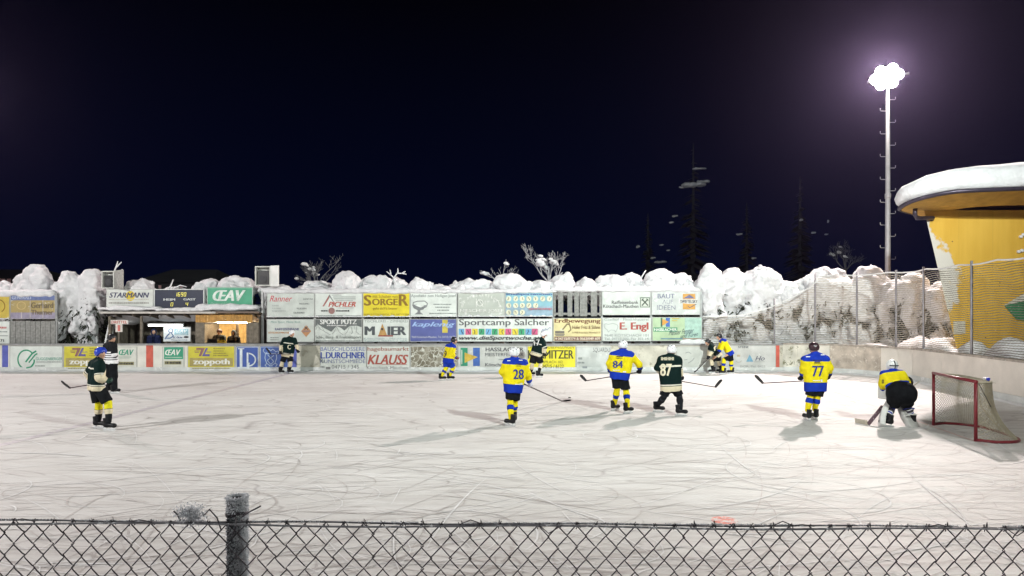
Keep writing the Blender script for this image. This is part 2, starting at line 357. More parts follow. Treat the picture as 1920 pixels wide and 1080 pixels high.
# a low ridge of shaved snow along the foot of the boards
def ridge(path, name):
    v, f = [], []; n = 0
    pts = []
    for (x0, y0), (x1, y1) in zip(path[:-1], path[1:]):
        L = math.hypot(x1 - x0, y1 - y0); k = max(1, int(L / 0.3))
        pts += [(x0 + (x1 - x0) * i / k, y0 + (y1 - y0) * i / k) for i in range(k)]
    pts.append(path[-1])
    for i, p in enumerate(pts):
        a = pts[max(i - 1, 0)]; b = pts[min(i + 1, len(pts) - 1)]; t = Vector((b[0] - a[0], b[1] - a[1], 0)).normalized(); nn = Vector((t.y, -t.x, 0))
        h = 0.03 + 0.035 * R.random(); w = 0.12 + 0.16 * R.random(); c = Vector((p[0], p[1], 0.002))
        v += [c, c + Vector((0, 0, h)) + nn * 0.03, c + nn * w * 0.6 + Vector((0, 0, h * 0.6)), c + nn * w]
        if i: f += [((i - 1) * 4 + q, i * 4 + q, i * 4 + q + 1, (i - 1) * 4 + q + 1) for q in range(3)]
    o = mesh_obj(name, v, f, SNOW, smooth=True); o['kind'] = 'stuff'; return o
ridge([(-34, YB - 0.03), (12.2, YB - 0.03)] + inn[1:], 'shaved_snow')
bpy.data.objects['shaved_snow']['label'] = 'low ridge of shaved snow along the foot of the boards'; bpy.data.objects['shaved_snow']['category'] = 'snow'
nb = MB().box(-34, 10.6, 3.0, 3.1, 0.0, BT).build('near_boards', BOARD); tag(nb, 'near side rink boards in front of the spectator terrace', 'boards')

# ---------------------------------------------------------------- advertising boards
WH = (0.66, 0.70, 0.67); PALE = (0.56, 0.60, 0.57)
K = (0.03, 0.03, 0.035); GY = (0.22, 0.24, 0.24); DB = (0.03, 0.05, 0.22); BR = (0.26, 0.15, 0.02); RD = (0.42, 0.05, 0.04); GN = (0.02, 0.26, 0.14); YE = (0.70, 0.58, 0.03)
def micro(x0, x1, y, h, col, seed=1):
    r = random.Random(seed); x = x0; out = []
    while x < x1:
        w = r.uniform(0.9, 2.6); out.append(('r', x, y - h / 2 * r.uniform(.7, 1), min(x + w, x1), y + h / 2, col)); x += w + r.uniform(0.4, 1.1)
    return ('M', out)
def ring(cx, cy, rx, ry, n=20, a0=0, a1=360): return [(cx + rx * math.cos(math.radians(a0 + (a1 - a0) * i / n)), cy - ry * math.sin(math.radians(a0 + (a1 - a0) * i / n))) for i in range(n + 1)]
def flat(parent, kind, it, Y, name):
    mb = MB()
    if kind == 'M':
        for q in it[1]: mb.add([P(q[1], q[4], Y), P(q[3], q[4], Y), P(q[3], q[2], Y), P(q[1], q[2], Y)], [(0, 1, 2, 3)])
        return mb.build(name, paint(it[1][0][5]), parent)
    if kind == 'r': mb.add([P(it[1], it[4], Y), P(it[3], it[4], Y), P(it[3], it[2], Y), P(it[1], it[2], Y)], [(0, 1, 2, 3)]); col = it[5]
    if kind == 'p': mb.add([P(x, y, Y) for x, y in it[1]], [tuple(range(len(it[1])))]); col = it[2]
    if kind == 'l':
        pts, w, col = it[1], it[2], it[3]
        for (ax, ay), (bx, by) in zip(pts[:-1], pts[1:]):
            L = math.hypot(bx - ax, by - ay) or 1; nx, ny = -(by - ay) / L * w / 2, (bx - ax) / L * w / 2
            mb.add([P(ax - nx, ay - ny, Y), P(bx - nx, by - ny, Y), P(bx + nx, by + ny, Y), P(ax + nx, ay + ny, Y)], [(0, 1, 2, 3)])
    return mb.build(name, paint(col), parent)
def advert(label, x0, y0, x1, y1, Y, col, items, frost=0.62, name='advertising_board', cat='advert', group=None, mat=None, depth=0.03, snow=0.0):
    a = P(x0 + 0.25, y1, Y); b = P(x1 - 0.25, y0, Y)
    t = thing(name, label, cat, ((a.x + b.x) / 2, Y, a.z), group)
    MB().box(a.x, b.x, Y, Y + depth, a.z, b.z).build('panel', mat or bannermat(col, frost), t)
    e = 0.025
    fm = pm('advert_edge_aluminium', (0.42, 0.43, 0.42), 0.5, 0.15, 4)
    MB().box(a.x, b.x, Y - 0.006, Y - 0.0005, b.z - e, b.z).box(a.x, b.x, Y - 0.006, Y - 0.0005, a.z, a.z + e).box(a.x, a.x + e, Y - 0.006, Y - 0.0005, a.z + e, b.z - e).box(b.x - e, b.x, Y - 0.006, Y - 0.0005, a.z + e, b.z - e).build('edge_trim', fm, t)
    for i, it in enumerate(items):
        yy = Y - 0.004 - 0.0022 * i
        if it[0] == 't':
            kw = it[7] if len(it) > 7 else {}
            wn = kw.get('worn', 0.0)
            text_on(t, it[1], it[2], it[3], it[4], it[5], yy, paint(it[6], wn), kw.get('b', 0.0), kw.get('s', 0.0), kw.get('tilt', 0.0))
        elif it[0] == 'M': flat(t, 'M', it, yy, 'small_print')
        else: flat(t, it[0], it, yy, 'emblem')
    if snow:
        v, f = [], []; n = max(4, int((b.x - a.x) / 0.09))
        hh = [max(0.004, snow * (0.5 + R.random() * (1.6 if R.random() < .3 else .5))) for _ in range(n + 1)]
        for i in range(n + 1):
            x = a.x + (b.x - a.x) * i / n; v += [(x, Y - 0.05, a.z + 0.001), (x, Y - 0.045, a.z + hh[i] * 0.7), (x, Y - 0.012, a.z + hh[i]), ]
            if i: f += [((i - 1) * 3 + q, i * 3 + q, i * 3 + q + 1, (i - 1) * 3 + q + 1) for q in range(2)]
        mesh_obj('snow_strip', v, f, SNOW, t, True)
    return t
Y1, Y2, Y3 = 31.12, 31.06, YB - 0.022
B_ = {'b': 0.025}; BI = {'b': 0.025, 's': 0.3}; I_ = {'s': 0.35}
# --- top row
advert('yellow advert board with a brown curl at the far end of the upper row', -24, 553, 18.5, 598, Y1, (0.55, 0.42, 0.08), [('l', ring(-3, 574, 12, 12, 16, -60, 100), 2, BR)], snow=0.05)
advert('gold and lilac striped advert board above the grey plank fence', 19, 553, 104, 598, Y1, (0.40, 0.31, 0.13),
       [('r', 19.4, 553.4, 103.6, 563, (0.14, 0.18, 0.36)), ('r', 19.4, 586, 103.6, 597.6, (0.30, 0.27, 0.36)), ('l', ring(40, 573, 8, 7), 1.5, (0.55, 0.42, 0.2)), ('t', 'Gerhard', 58, 567, 100, 578, (0.16, 0.13, 0.08), B_),
        ('t', 'Thurner', 58, 581, 100, 590, (0.18, 0.14, 0.09), B_), ('t', 'GENERALI', 22, 555, 58, 561, (0.4, 0.45, 0.6), B_), ('r', 56, 563, 57, 597, (0.6, 0.55, 0.5)), ('r', 80, 563, 81, 597, (0.6, 0.55, 0.5)), ('r', 40, 585, 41, 597, (0.6, 0.55, 0.5))], frost=0.58)
advert('white advert board with one small red script word and a scatter of grey words', 500, 549.5, 590, 594.8, Y1, PALE,
       [('t', 'Ranner', 505.5, 554.4, 548, 565.5, (0.55, 0.05, 0.08), I_), ('t', 'SANITÄR', 568, 559, 587, 562, GY, B_), ('t', 'HEIZUNG', 561, 568, 580, 571, GY, B_), ('t', 'FLIESEN', 556.7, 577, 574.5, 580, GY, B_),
        ('t', 'GLASEREI', 550, 585, 570.6, 588, GY, B_), micro(510, 522, 573, 3, (0.42, 0.45, 0.44), 4), micro(510, 527, 578, 2.4, (0.42, 0.45, 0.44), 5), micro(510, 536, 583, 2.2, (0.42, 0.45, 0.44), 6)], snow=0.05)
advert('white advert board with a grey roof peak over slanted red capitals', 590, 549.2, 680, 594.6, Y1, WH,
       [('p', [(604.4, 574.4), (607.5, 574.4), (618.5, 557), (630, 574.4), (633, 578), (618, 552)], GY), ('p', [(604.4, 574.4), (607.5, 574.4), (616.6, 560), (617, 553)], (0.35, 0.14, 0.13)), ('t', 'PICHLER', 615.5, 565.8, 667, 575.3, (0.45, 0.08, 0.06), BI),
        ('r', 622, 553, 640, 553.8, GY), ('r', 624, 556.3, 667, 557.3, GY), ('r', 626, 559.8, 667, 560.8, GY), ('r', 629, 563, 662, 563.6, GY), ('r', 634, 577, 664, 577.7, GY), ('p', ring(621.8, 582.7, 6, 6)[:-1], (0.30, 0.16, 0.15)),
        micro(602, 614, 582.7, 2.6, K, 9), micro(630, 655, 582.7, 2.6, K, 10), micro(593, 676, 592, 1.6, GY, 11)], snow=0.05)
advert('yellow advert board with large brown serif style capitals above the pale carpentry advert', 680, 549, 769, 594.4, Y1, YE,
       [('t', 'S', 682, 553.3, 696.5, 573.3, BR, B_), ('t', 'ORGE', 697.5, 560, 746, 572.5, BR, B_), ('t', 'R', 747.5, 552, 765.8, 573.3, BR, B_), ('t', 'mit Schuhen von', 699, 552.8, 745.5, 558.5, BR), ('t', "geht sich's besser", 699, 575.5, 745.5, 582, BR),
        ('t', '9640 KÖTSCHACH  Tel. 04715/206', 682, 587, 767, 591.2, (0.34, 0.24, 0.03))], frost=0.68, snow=0.06)
def apo(x, y): return (760 + x / 4.153, 460 + y / 4.153)
advert('white advert board with a grey bowl and snake emblem', 769, 548.8, 857, 594.2, Y1, WH,
       [('t', 'Apotheke zum Heiligen Josef', 770.8, 551.8, 855, 558.6, GY, {'b': 0.01}), ('p', [apo(*q) for q in [(52, 462), (165, 466), (140, 500), (118, 505), (116, 520), (140, 538), (70, 538), (95, 520), (95, 505), (65, 490)]], (0.2, 0.21, 0.22)),
        ('l', [apo(*q) for q in [(90, 480), (60, 462), (62, 445), (95, 435), (150, 434), (172, 452), (165, 478), (135, 492)]], 1.6, (0.2, 0.21, 0.22)), ('p', [apo(*q) for q in [(75, 468), (110, 458), (150, 470), (120, 484)]], WH),
        micro(813, 846, 570.6, 2, GY, 3), micro(816, 843, 576, 2, GY, 4), micro(820, 842, 581.6, 2, GY, 5), micro(805, 855, 587.6, 2, GY, 6)], snow=0.05)
def arcword(s, cx, cy, rx, ry, a0, a1, h, w, col):
    n = len(s); return [('t', ch, cx + rx * math.cos(math.radians(a0 + (a1 - a0) * i / (n - 1))) - w / 2, cy - ry * math.sin(math.radians(a0 + (a1 - a0) * i / (n - 1))) - h / 2, cx + rx * math.cos(math.radians(a0 + (a1 - a0) * i / (n - 1))) + w / 2, cy - ry * math.sin(math.radians(a0 + (a1 - a0) * i / (n - 1))) + h / 2, col, B_) for i, ch in enumerate(s) if ch != ' ']
FW = (0.72, 0.73, 0.70)
advert('faded grey advert board with white letters in an arch', 858, 548.5, 947, 594, Y1, (0.44, 0.47, 0.43),
       arcword('DAS MEISTERFENSTER', 902.5, 577, 36, 24, 172, 8, 5, 3.6, FW) + [('t', 'NIESCHER JOSEF', 862.3, 579.6, 944, 586.6, FW, B_), ('l', ring(900, 568, 6, 6, 8), 1.6, FW), ('l', [(893, 560), (893, 576)], 1.5, FW), ('l', [(897, 561), (906, 575)], 1.5, FW)], frost=0.56, snow=0.07)
it = [('r', 947.6, 574, 1036.6, 593.6, (0.28, 0.40, 0.50)), ('t', 'schulsportwochen', 948.5, 549.3, 1035.5, 554.6, DB, B_)]
CIRC = [(x, 560.2) for x in (953.8, 967, 979, 991.6, 1004.4, 1017.6, 1030)] + [(x, 572.7) for x in (953.8, 967, 979.5, 991.6, 1004.4)] + [(x, 585.7) for x in (953.8, 967, 979.5)]
for i, (x, y) in enumerate(CIRC):
    it.append(('p', ring(x, y, 4.9, 5.1, 14)[:-1], (0.66, 0.65, 0.5))); a = i * 1.3
    it.append(('l', [(x - 2.4 * math.cos(a), y + 2.5), (x + 0.4, y - 0.3), (x + 2.2 * math.sin(a), y - 2.8)], 1.2, (0.16, 0.14, 0.08)))
it.append(('t', 'sportcamp', 991, 577, 1034.5, 582, (0.45, 0.16, 0.2), B_))
advert('light blue advert board with rows of cream circles', 947, 548.2, 1037.4, 593.6, Y1, (0.24, 0.46, 0.55), it, frost=0.66, snow=0.06)
advert('white advert board with a crossed beams emblem in a square at its corner', 1128.5, 545.5, 1220.5, 590.8, Y1, PALE,
       [('t', 'Raiffeisenbank', 1147, 563.5, 1197, 570, K, {'b': 0.012}), ('t', 'Kötschach-Mauthen', 1131, 571, 1197, 577.3, K, {'b': 0.012}), ('r', 1200, 557.5, 1218.6, 576.4, (0.10, 0.14, 0.10)), ('r', 1201.4, 558.9, 1217.2, 575, (0.5, 0.53, 0.48)),
        ('l', [(1203.5, 573), (1214.8, 561)], 2.2, (0.06, 0.08, 0.06)), ('l', [(1215, 573), (1203.8, 561)], 2.2, (0.06, 0.08, 0.06)), ('l', [(1203, 563.5), (1206.5, 560)], 1.8, (0.06, 0.08, 0.06)), ('l', [(1215.7, 563.5), (1212, 560)], 1.8, (0.06, 0.08, 0.06))], frost=0.58)
advert('pale advert board with an orange square logo crossed by a white band', 1221, 543.8, 1313, 590.4, Y1, (0.52, 0.55, 0.54),
       [('t', 'BAUT', 1233, 551, 1265, 559.6, (0.16, 0.17, 0.26), {'worn': 0.12, 'b': 0.01}), ('t', 'AUF', 1242, 562, 1262, 570, (0.24, 0.25, 0.32), {'worn': 0.2}), ('t', 'IDEEN', 1232, 572, 1266.5, 580.8, (0.20, 0.21, 0.28), {'worn': 0.16}),
        ('r', 1280.4, 551, 1303.6, 580, (0.60, 0.32, 0.08)), ('p', [(1281, 559.5), (1303, 559.5), (1292.5, 552.5)], (0.14, 0.15, 0.28)), ('p', [(1273, 567.5), (1277, 561), (1309.5, 561), (1306, 569.8), (1290, 569.8)], (0.6, 0.6, 0.56)), ('t', 'SWIETELSKY', 1275.5, 562.4, 1308, 568.4, (0.08, 0.08, 0.1), B_),
        ('l', [(1306, 570), (1293, 577), (1290, 574)], 1.3, (0.1, 0.1, 0.14))], frost=0.55)
# open slats between the top row boards
a = P(1038, 593, Y1); b = P(1128.3, 547, Y1)
t = thing('slatted_screen', 'gap of grey upright slats with snow packed behind, between the upper adverts', 'slats', ((a.x + b.x) / 2, Y1, a.z))
SLAT = pm('grey_weathered_wood', (0.25, 0.25, 0.24), 0.8, 0.3, 9, col2=(0.6, 0.6, 0.6), thr=0.68, bump=0.3)
for x0, x1 in [(1038, 1042), (1046.6, 1056), (1064, 1073), (1077, 1085.4), (1087, 1101), (1108, 1119.5), (1124, 1128)]:
    p = P(x0, 593, Y1); q = P(x1, 547, Y1); MB().box(p.x, q.x, Y1, Y1 + 0.03, a.z, b.z).build('slat', SLAT, t)
MB().box(a.x, b.x, Y1 + 0.031, Y1 + 0.07, b.z - 0.16, b.z - 0.06).box(a.x, b.x, Y1 + 0.031, Y1 + 0.07, a.z + 0.06, a.z + 0.16).build('cross_rail', SLAT, t)
# --- middle row
advert('white advert board with black print at the far end of the middle row', -24, 602, 18.5, 645.5, Y2, WH, [('t', 'bau', -4, 611, 12, 616, (0.5, 0.1, 0.1), B_), ('r', -20, 629, 15, 630.2, GY), ('t', '71', 0.5, 636, 7.5, 641, K, B_), micro(-20, 14, 622, 2, GY, 8)])
advert('white advert board with a small orange diamond emblem', 500, 598.2, 589.6, 641.5, Y2, PALE,
       [('t', 'Mein Sport, Meine Bank.', 507.8, 601.8, 564, 607, (0.12, 0.25, 0.24), {'s': 0.25}), ('t', 'RAIFFEISENBANK', 515.5, 614.8, 561.5, 619.6, (0.1, 0.1, 0.2), B_), ('t', 'KÖTSCHACH-MAUTHEN', 503, 621.4, 545, 625.4, (0.5, 0.22, 0.08), BI),
        ('p', [(574, 610), (583.5, 621), (574, 632), (564.5, 621)], (0.48, 0.24, 0.12)), ('l', [(571, 618), (577, 612.5)], 1.4, K), ('l', [(571, 612.5), (577, 618)], 1.4, K), ('r', 567, 619.4, 581, 622.6, (0.3, 0.2, 0.18)), micro(507, 523, 633, 1.6, GY, 2), micro(507, 523, 637, 1.6, GY, 3)])
def s3(x, y): return (480 + x / 4.5, 480 + y / 4.5)
MW = (0.60, 0.64, 0.61)
advert('dark grey advert board with a drawn range of white mountains', 590, 598, 679.4, 641.4, Y2, (0.13, 0.145, 0.145),
       [('p', [s3(*q) for q in [(497, 724), (497, 605), (520, 575), (560, 600), (635, 640), (680, 592), (720, 608), (745, 630), (790, 590), (850, 588), (893, 602), (893, 724)]], MW), ('t', 'SPORT PUTZ', 600, 599.3, 669, 608, (0.75, 0.76, 0.74), {'b': 0.03}), micro(613, 650, 610.3, 2, (0.7, 0.7, 0.7), 5)]
       + [('l', [s3(*q) for q in w], 0.7, GY) for w in [[(520, 578), (540, 615), (600, 650)], [(520, 578), (505, 620)], [(555, 600), (580, 640), (630, 665)], [(680, 595), (660, 640), (640, 660)], [(680, 595), (700, 640), (735, 665)], [(790, 592), (770, 640), (750, 660)], [(800, 592), (815, 645), (800, 660)], [(850, 590), (845, 640), (870, 660)], [(830, 590), (835, 620)]]]
       + [('t', 'Schi-, Berg- & Freizeitsport', 591.5, 629.3, 677, 636.2, (0.25, 0.27, 0.26), {'b': 0.01}), micro(593, 676, 639, 1.6, GY, 12)])
advert('white carpentry advert board with an orange triangle for a letter', 680, 598, 767.4, 641.2, Y2, WH,
       [('t', 'TISCHLEREI - ZIMMEREI', 683.3, 600, 764.4, 604.6, (0.25, 0.28, 0.27)), ('t', 'M', 683.3, 612, 703, 628.4, (0.08, 0.09, 0.10), {'b': 0.04}), ('t', 'IER', 726.5, 612, 762, 628.4, (0.08, 0.09, 0.10), {'b': 0.04}),
        ('p', [(709, 631), (716.7, 606.6), (725.5, 628)], (0.48, 0.28, 0.10)), ('p', ring(716.5, 617, 2.2, 2.4, 10)[:-1], K), ('r', 709, 628.6, 737, 631, (0.3, 0.06, 0.05)), ('t', 'Kötschach - Mauthen', 682, 633, 763, 636.4, (0.36, 0.45, 0.47)), ('t', 'Telefon 04715 / 265', 682, 637.3, 763, 640.8, (0.36, 0.45, 0.47))])
advert('blue advert board with pale blue slanted lettering and a yellow tab', 768, 597.8, 856.5, 641, Y2, (0.10, 0.12, 0.34),
       [('r', 829.3, 599.7, 839.5, 624, (0.55, 0.46, 0.08)), ('t', 'kaplenig', 772, 603.5, 853.4, 615, (0.32, 0.45, 0.72), {'b': 0.02, 's': 0.35}), ('t', '9640 Kötschach-Mauthen, Tel. 04715 / 8479', 772, 629.8, 853.4, 634.4, (0.6, 0.62, 0.7)), micro(790, 830, 638, 1.4, (0.3, 0.35, 0.6), 7)], frost=0.72)
SQC = [(0.16, 0.38, 0.62), (0.55, 0.10, 0.22), (0.66, 0.54, 0.05), (0.05, 0.33, 0.16)]
it = [('t', 'Sportcamp Salcher', 860.6, 598.3, 1030, 613.6, (0.10, 0.10, 0.11), {'b': 0.012})]
for i, (x, c) in enumerate(zip((860, 872.7, 885.2, 897.7, 910.5, 922.5, 935.3, 947.8, 960.6, 973, 985.6, 997.7), (0, 1, 2, 3, 0, 3, 2, 1, 2, 3, 0, 1))):
    it.append(('r', x, 616.4, x + 10.6, 627.6, SQC[c])); a = i * 0.9
    it.append(('l', [(x + 5.3 + 3 * math.cos(a), 625.8), (x + 5.3, 621.5), (x + 5.3 - 2.5 * math.sin(a), 618.3)], 1.3, (0.04, 0.05, 0.07)))
it += [('t', 'www.dieSportwoche.at', 860.6, 629.6, 1013, 639, (0.05, 0.05, 0.06), {'b': 0.015, 's': 0.25}), ('l', [(1015, 622), (1018, 617), (1020, 621), (1023, 616), (1026, 619), (1030, 614), (1033, 615)], 0.9, (0.2, 0.22, 0.4))]
advert('wide white advert board with a row of small coloured squares', 857, 597.4, 1036.5, 640.6, Y2, WH, it, frost=0.7)
def s5(x, y): return (1020 + x / 4.32, 470 + y / 4.32)
advert('cream advert board with a drawing of an excavator', 1037, 596.2, 1128.4, 640.2, Y2, (0.66, 0.58, 0.31),
       [('t', 'Erdbewegung', 1039.7, 597.6, 1126, 607.6, (0.16, 0.06, 0.03), B_), ('p', [s5(*q) for q in [(90, 650), (165, 650), (165, 672), (90, 672)]], (0.16, 0.14, 0.12)), ('p', [s5(*q) for q in [(85, 676), (170, 676), (160, 690), (95, 690)]], (0.20, 0.18, 0.16)), ('p', [s5(*q) for q in [(130, 630), (158, 628), (165, 650), (132, 650)]], (0.62, 0.58, 0.42)),
        ('l', [s5(*q) for q in [(150, 640), (190, 592), (205, 600)]], 2.4, (0.2, 0.15, 0.08)), ('l', [s5(*q) for q in [(203, 585), (218, 640), (196, 660)]], 2.2, (0.2, 0.15, 0.08)), ('t', 'Hofer Fritz & Söhne', 1073, 610.4, 1125, 616.8, (0.16, 0.08, 0.04), {'b': 0.01}), ('t', 'A-9640 Kötschach, Würmlach 31', 1073, 621.6, 1125, 625.8, (0.16, 0.08, 0.04)),
        ('r', 1039.7, 631, 1127, 638.6, (0.20, 0.09, 0.08)), ('t', '04715/8374 & 0663/049 609', 1046, 632.4, 1125.5, 637.4, (0.66, 0.58, 0.45), B_), ('p', ring(1042.8, 634.8, 2, 2, 8)[:-1], (0.66, 0.58, 0.45))], frost=0.7)
PIG = [(487, 600), (500, 590), (520, 598), (560, 588), (592, 600), (600, 618), (590, 640), (580, 660), (572, 645), (540, 642), (520, 660), (512, 640), (495, 630), (487, 612), (487, 600)]
advert('white advert board with a pig outline beside red serif style letters', 1128.8, 595.4, 1222, 639.8, Y2, PALE,
       [('t', 'Gasthof - Fleischhauerei', 1133.4, 596.4, 1216, 601.4, (0.22, 0.25, 0.25)), ('l', [s5(*q) for q in PIG], 0.9, (0.3, 0.33, 0.33)), ('t', 'E. Engl', 1161.7, 604.6, 1216, 622.4, (0.36, 0.07, 0.06), {'b': 0.03}), ('t', '9640 KÖTSCHACH 101', 1133.4, 625.4, 1216, 631, (0.22, 0.24, 0.25)), ('t', 'Tel. 04715-302, Fax 302-14', 1133.4, 633, 1216, 638, (0.22, 0.24, 0.25))], frost=0.6)
advert('light green advert board with dark script and a triangle logo', 1222.5, 594.6, 1316.5, 639.4, Y2, (0.40, 0.53, 0.34),
       [('r', 1284, 595.2, 1316, 638.8, (0.36, 0.53, 0.46)), ('r', 1238.8, 595.9, 1242, 612.8, (0.05, 0.12, 0.08)), ('r', 1248.5, 595.9, 1256, 612.8, (0.06, 0.14, 0.42)), ('p', [(1242, 598), (1254.5, 603.5), (1242, 610.5)], (0.62, 0.30, 0.06)), ('r', 1225.3, 614, 1270, 621.8, (0.05, 0.26, 0.14)), ('t', 'HASSLACHER', 1226.5, 615.4, 1269, 620.6, (0.7, 0.72, 0.66), B_),
        ('t', 'Meister Fenster', 1254, 619.5, 1301, 629, (0.05, 0.07, 0.10), {'s': 0.45, 'tilt': -5.0}), ('t', 'und Türen', 1276, 626.5, 1309, 634, (0.05, 0.07, 0.10), {'s': 0.45, 'tilt': -4.0}), ('r', 1238.8, 634.2, 1280, 636, (0.1, 0.2, 0.3)), ('r', 1280, 634.2, 1315, 636, (0.35, 0.2, 0.15)), ('r', 1260, 596.4, 1274, 598, (0.5, 0.4, 0.1)), ('r', 1260, 600.4, 1270, 602, (0.5, 0.4, 0.1))], frost=0.72)
# --- adverts on the boards themselves
def onb(label, x0, x1, col, items, frost=0.62, y0=648.5, y1=694.3, **k): return advert(label, x0, y0, x1, y1, Y3, col, items, frost, depth=0.018, **k)
onb('white advert on the boards with a green ring emblem', 18, 118, (0.62, 0.66, 0.63), [('l', ring(49, 674, 15.5, 17.5, 26, 40, 350), 2.6, GN), ('l', [(48, 679), (60, 663), (68, 658)], 3, GN), ('l', [(54, 680), (66, 665), (70, 663)], 2.4, GN), ('l', [(49, 690), (58, 688), (64, 680), (64, 674)], 2.6, GN), ('t', 'GUGGENBERGER', 67, 670, 117, 675.6, (0.10, 0.32, 0.24), {'worn': 0.06}), micro(68, 115, 678.6, 1.8, GY, 3), micro(66, 84, 686, 2, GY, 6)])
def zop(label, x0, x1):
    s = x0 - 351.5
    onb(label, x0, x1, (0.58, 0.52, 0.05), [('r', s + 355.5, 671, s + 436.7, 687, (0.36, 0.30, 0.10)), ('t', 'zoppoth', s + 362, 672.6, s + 431, 686.6, (0.72, 0.72, 0.66), {'b': 0.03}), ('p', [(s + 368, 652.5), (s + 384, 652.5), (s + 377, 668), (s + 372.5, 668), (s + 377, 656), (s + 368, 656)], (0.26, 0.12, 0.12)), ('p', [(s + 386, 652.5), (s + 390, 652.5), (s + 384, 664), (s + 393, 664), (s + 393, 668), (s + 378.5, 668)], (0.12, 0.10, 0.30)),
        ('r', s + 364, 657.5, s + 374, 658.6, (0.26, 0.12, 0.12)), ('r', s + 365, 660.2, s + 373, 661.3, (0.26, 0.12, 0.12)), ('r', s + 387, 659.5, s + 396, 660.6, (0.12, 0.1, 0.3)), micro(s + 400, s + 422, 653.6, 2, (0.3, 0.26, 0.06), 2), micro(s + 400, s + 419, 658, 2, (0.3, 0.26, 0.06), 3), micro(s + 400, s + 424, 662.4, 2, (0.3, 0.26, 0.06), 4), micro(s + 400, s + 428, 666.6, 2, (0.3, 0.26, 0.06), 5), micro(s + 360, s + 432, 690.5, 1.8, (0.3, 0.26, 0.06), 9)], frost=0.74)
zop('yellow advert on the boards behind the referee', 119, 217.5)
zop('yellow advert on the boards beside the blue initials advert', 351.5, 440.5)
onb('small white advert on the boards with green letters beside the referee', 219, 257, (0.60, 0.61, 0.56), [('t', 'ŒAV', 222.7, 655.4, 251, 666, (0.03, 0.28, 0.17), BI), ('r', 222, 669, 246, 670, (0.2, 0.34, 0.26)), ('r', 222, 672, 244, 672.8, (0.4, 0.45, 0.4)), ('r', 220.6, 678.4, 251, 684.6, (0.30, 0.28, 0.14)), micro(222, 250, 681.5, 4, K, 4)], frost=0.6, y0=650)
onb('small advert on the boards with white letters on a green block', 304, 345.5, (0.60, 0.61, 0.56), [('r', 307.6, 651, 343.4, 673.4, (0.04, 0.30, 0.18)), ('t', 'ŒAV', 309.5, 655.4, 339, 666.2, (0.72, 0.74, 0.7), BI), ('r', 310, 669.4, 341, 670.6, (0.5, 0.6, 0.5)), ('r', 308.4, 677, 340, 683.4, (0.30, 0.28, 0.14)), micro(310, 339, 680, 4, K, 5)], frost=0.6, y0=650)
WB = (0.62, 0.68, 0.74); BB = (0.05, 0.10, 0.36)
onb('blue advert on the boards with two large white initials', 441.5, 486, BB, [('l', [(443.6, 650.8), (484, 650.8), (484, 692.2), (443.6, 692.2), (443.6, 650.8)], 0.9, WB), ('r', 449.5, 653, 454.5, 690, WB), ('p', [(446, 653), (458, 653), (458, 654.6), (446, 654.6)], WB), ('p', [(446, 688), (464, 688), (466, 680), (468, 680), (467, 691), (446, 691)], WB),
    ('r', 462.5, 661, 465.8, 688, WB), ('l', ring(464, 674.5, 15, 12.2, 14, -80, 80), 2.6, WB)], frost=0.76)
CW = (0.42, 0.52, 0.68)
onb('blue advert on the boards with a pale ornate crest', 487, 540.6, (0.06, 0.12, 0.38), [('l', [(488.6, 651), (540, 651), (540, 692.4), (488.6, 692.4), (488.6, 651)], 0.8, CW)] + [('l', [s3(*q) for q in w], 1.3, CW) for w in [[(70, 780), (60, 800), (75, 820), (95, 815)], [(95, 800), (110, 785), (125, 800), (140, 785), (160, 800)], [(160, 810), (185, 800), (195, 815), (180, 830)], [(80, 825), (75, 860), (90, 905), (125, 930), (160, 905), (175, 860), (170, 825)], [(80, 825), (170, 825)], [(100, 835), (150, 890), (125, 915), (95, 880), (150, 840)], [(95, 905), (75, 920), (90, 935)], [(160, 905), (180, 915), (165, 935)], [(110, 935), (125, 945), (140, 935)]]], frost=0.76)
onb('pale advert on the boards with dark blue capitals in three lines', 600, 687, (0.56, 0.59, 0.56), [('t', 'BAUSCHLOSSEREI', 601, 650.6, 686.4, 658, (0.10, 0.13, 0.34), {'worn': 0.05}), ('t', 'L.DURCHNER', 601, 660.2, 685, 672.2, (0.03, 0.06, 0.32), {'b': 0.025}), ('t', 'KUNSTSCHMIEDE', 600.6, 673.8, 685, 680.8, (0.12, 0.14, 0.26), {'worn': 0.07}), ('t', '04715 / 345', 622, 684.2, 673, 691.4, (0.16, 0.17, 0.18), {'worn': 0.08}), ('r', 611, 688, 619.5, 692.5, (0.18, 0.18, 0.18)), micro(601, 609, 688, 3, GY, 3)], frost=0.6)
onb('pale advert on the boards with large brick red slanted letters', 687.4, 769, (0.58, 0.61, 0.58), [('t', 'hagebaumarkt', 689, 650.6, 766.7, 660, (0.30, 0.12, 0.09), {'b': 0.012}), ('t', 'KLAUSS', 689, 665, 765.4, 683.4, (0.36, 0.08, 0.06), BI), ('r', 716, 682.8, 763, 683.8, (0.36, 0.1, 0.08)), ('t', 'Kötschach-Mauthen', 688, 686.6, 764.4, 692.4, (0.20, 0.20, 0.20), {'worn': 0.05})], frost=0.6)
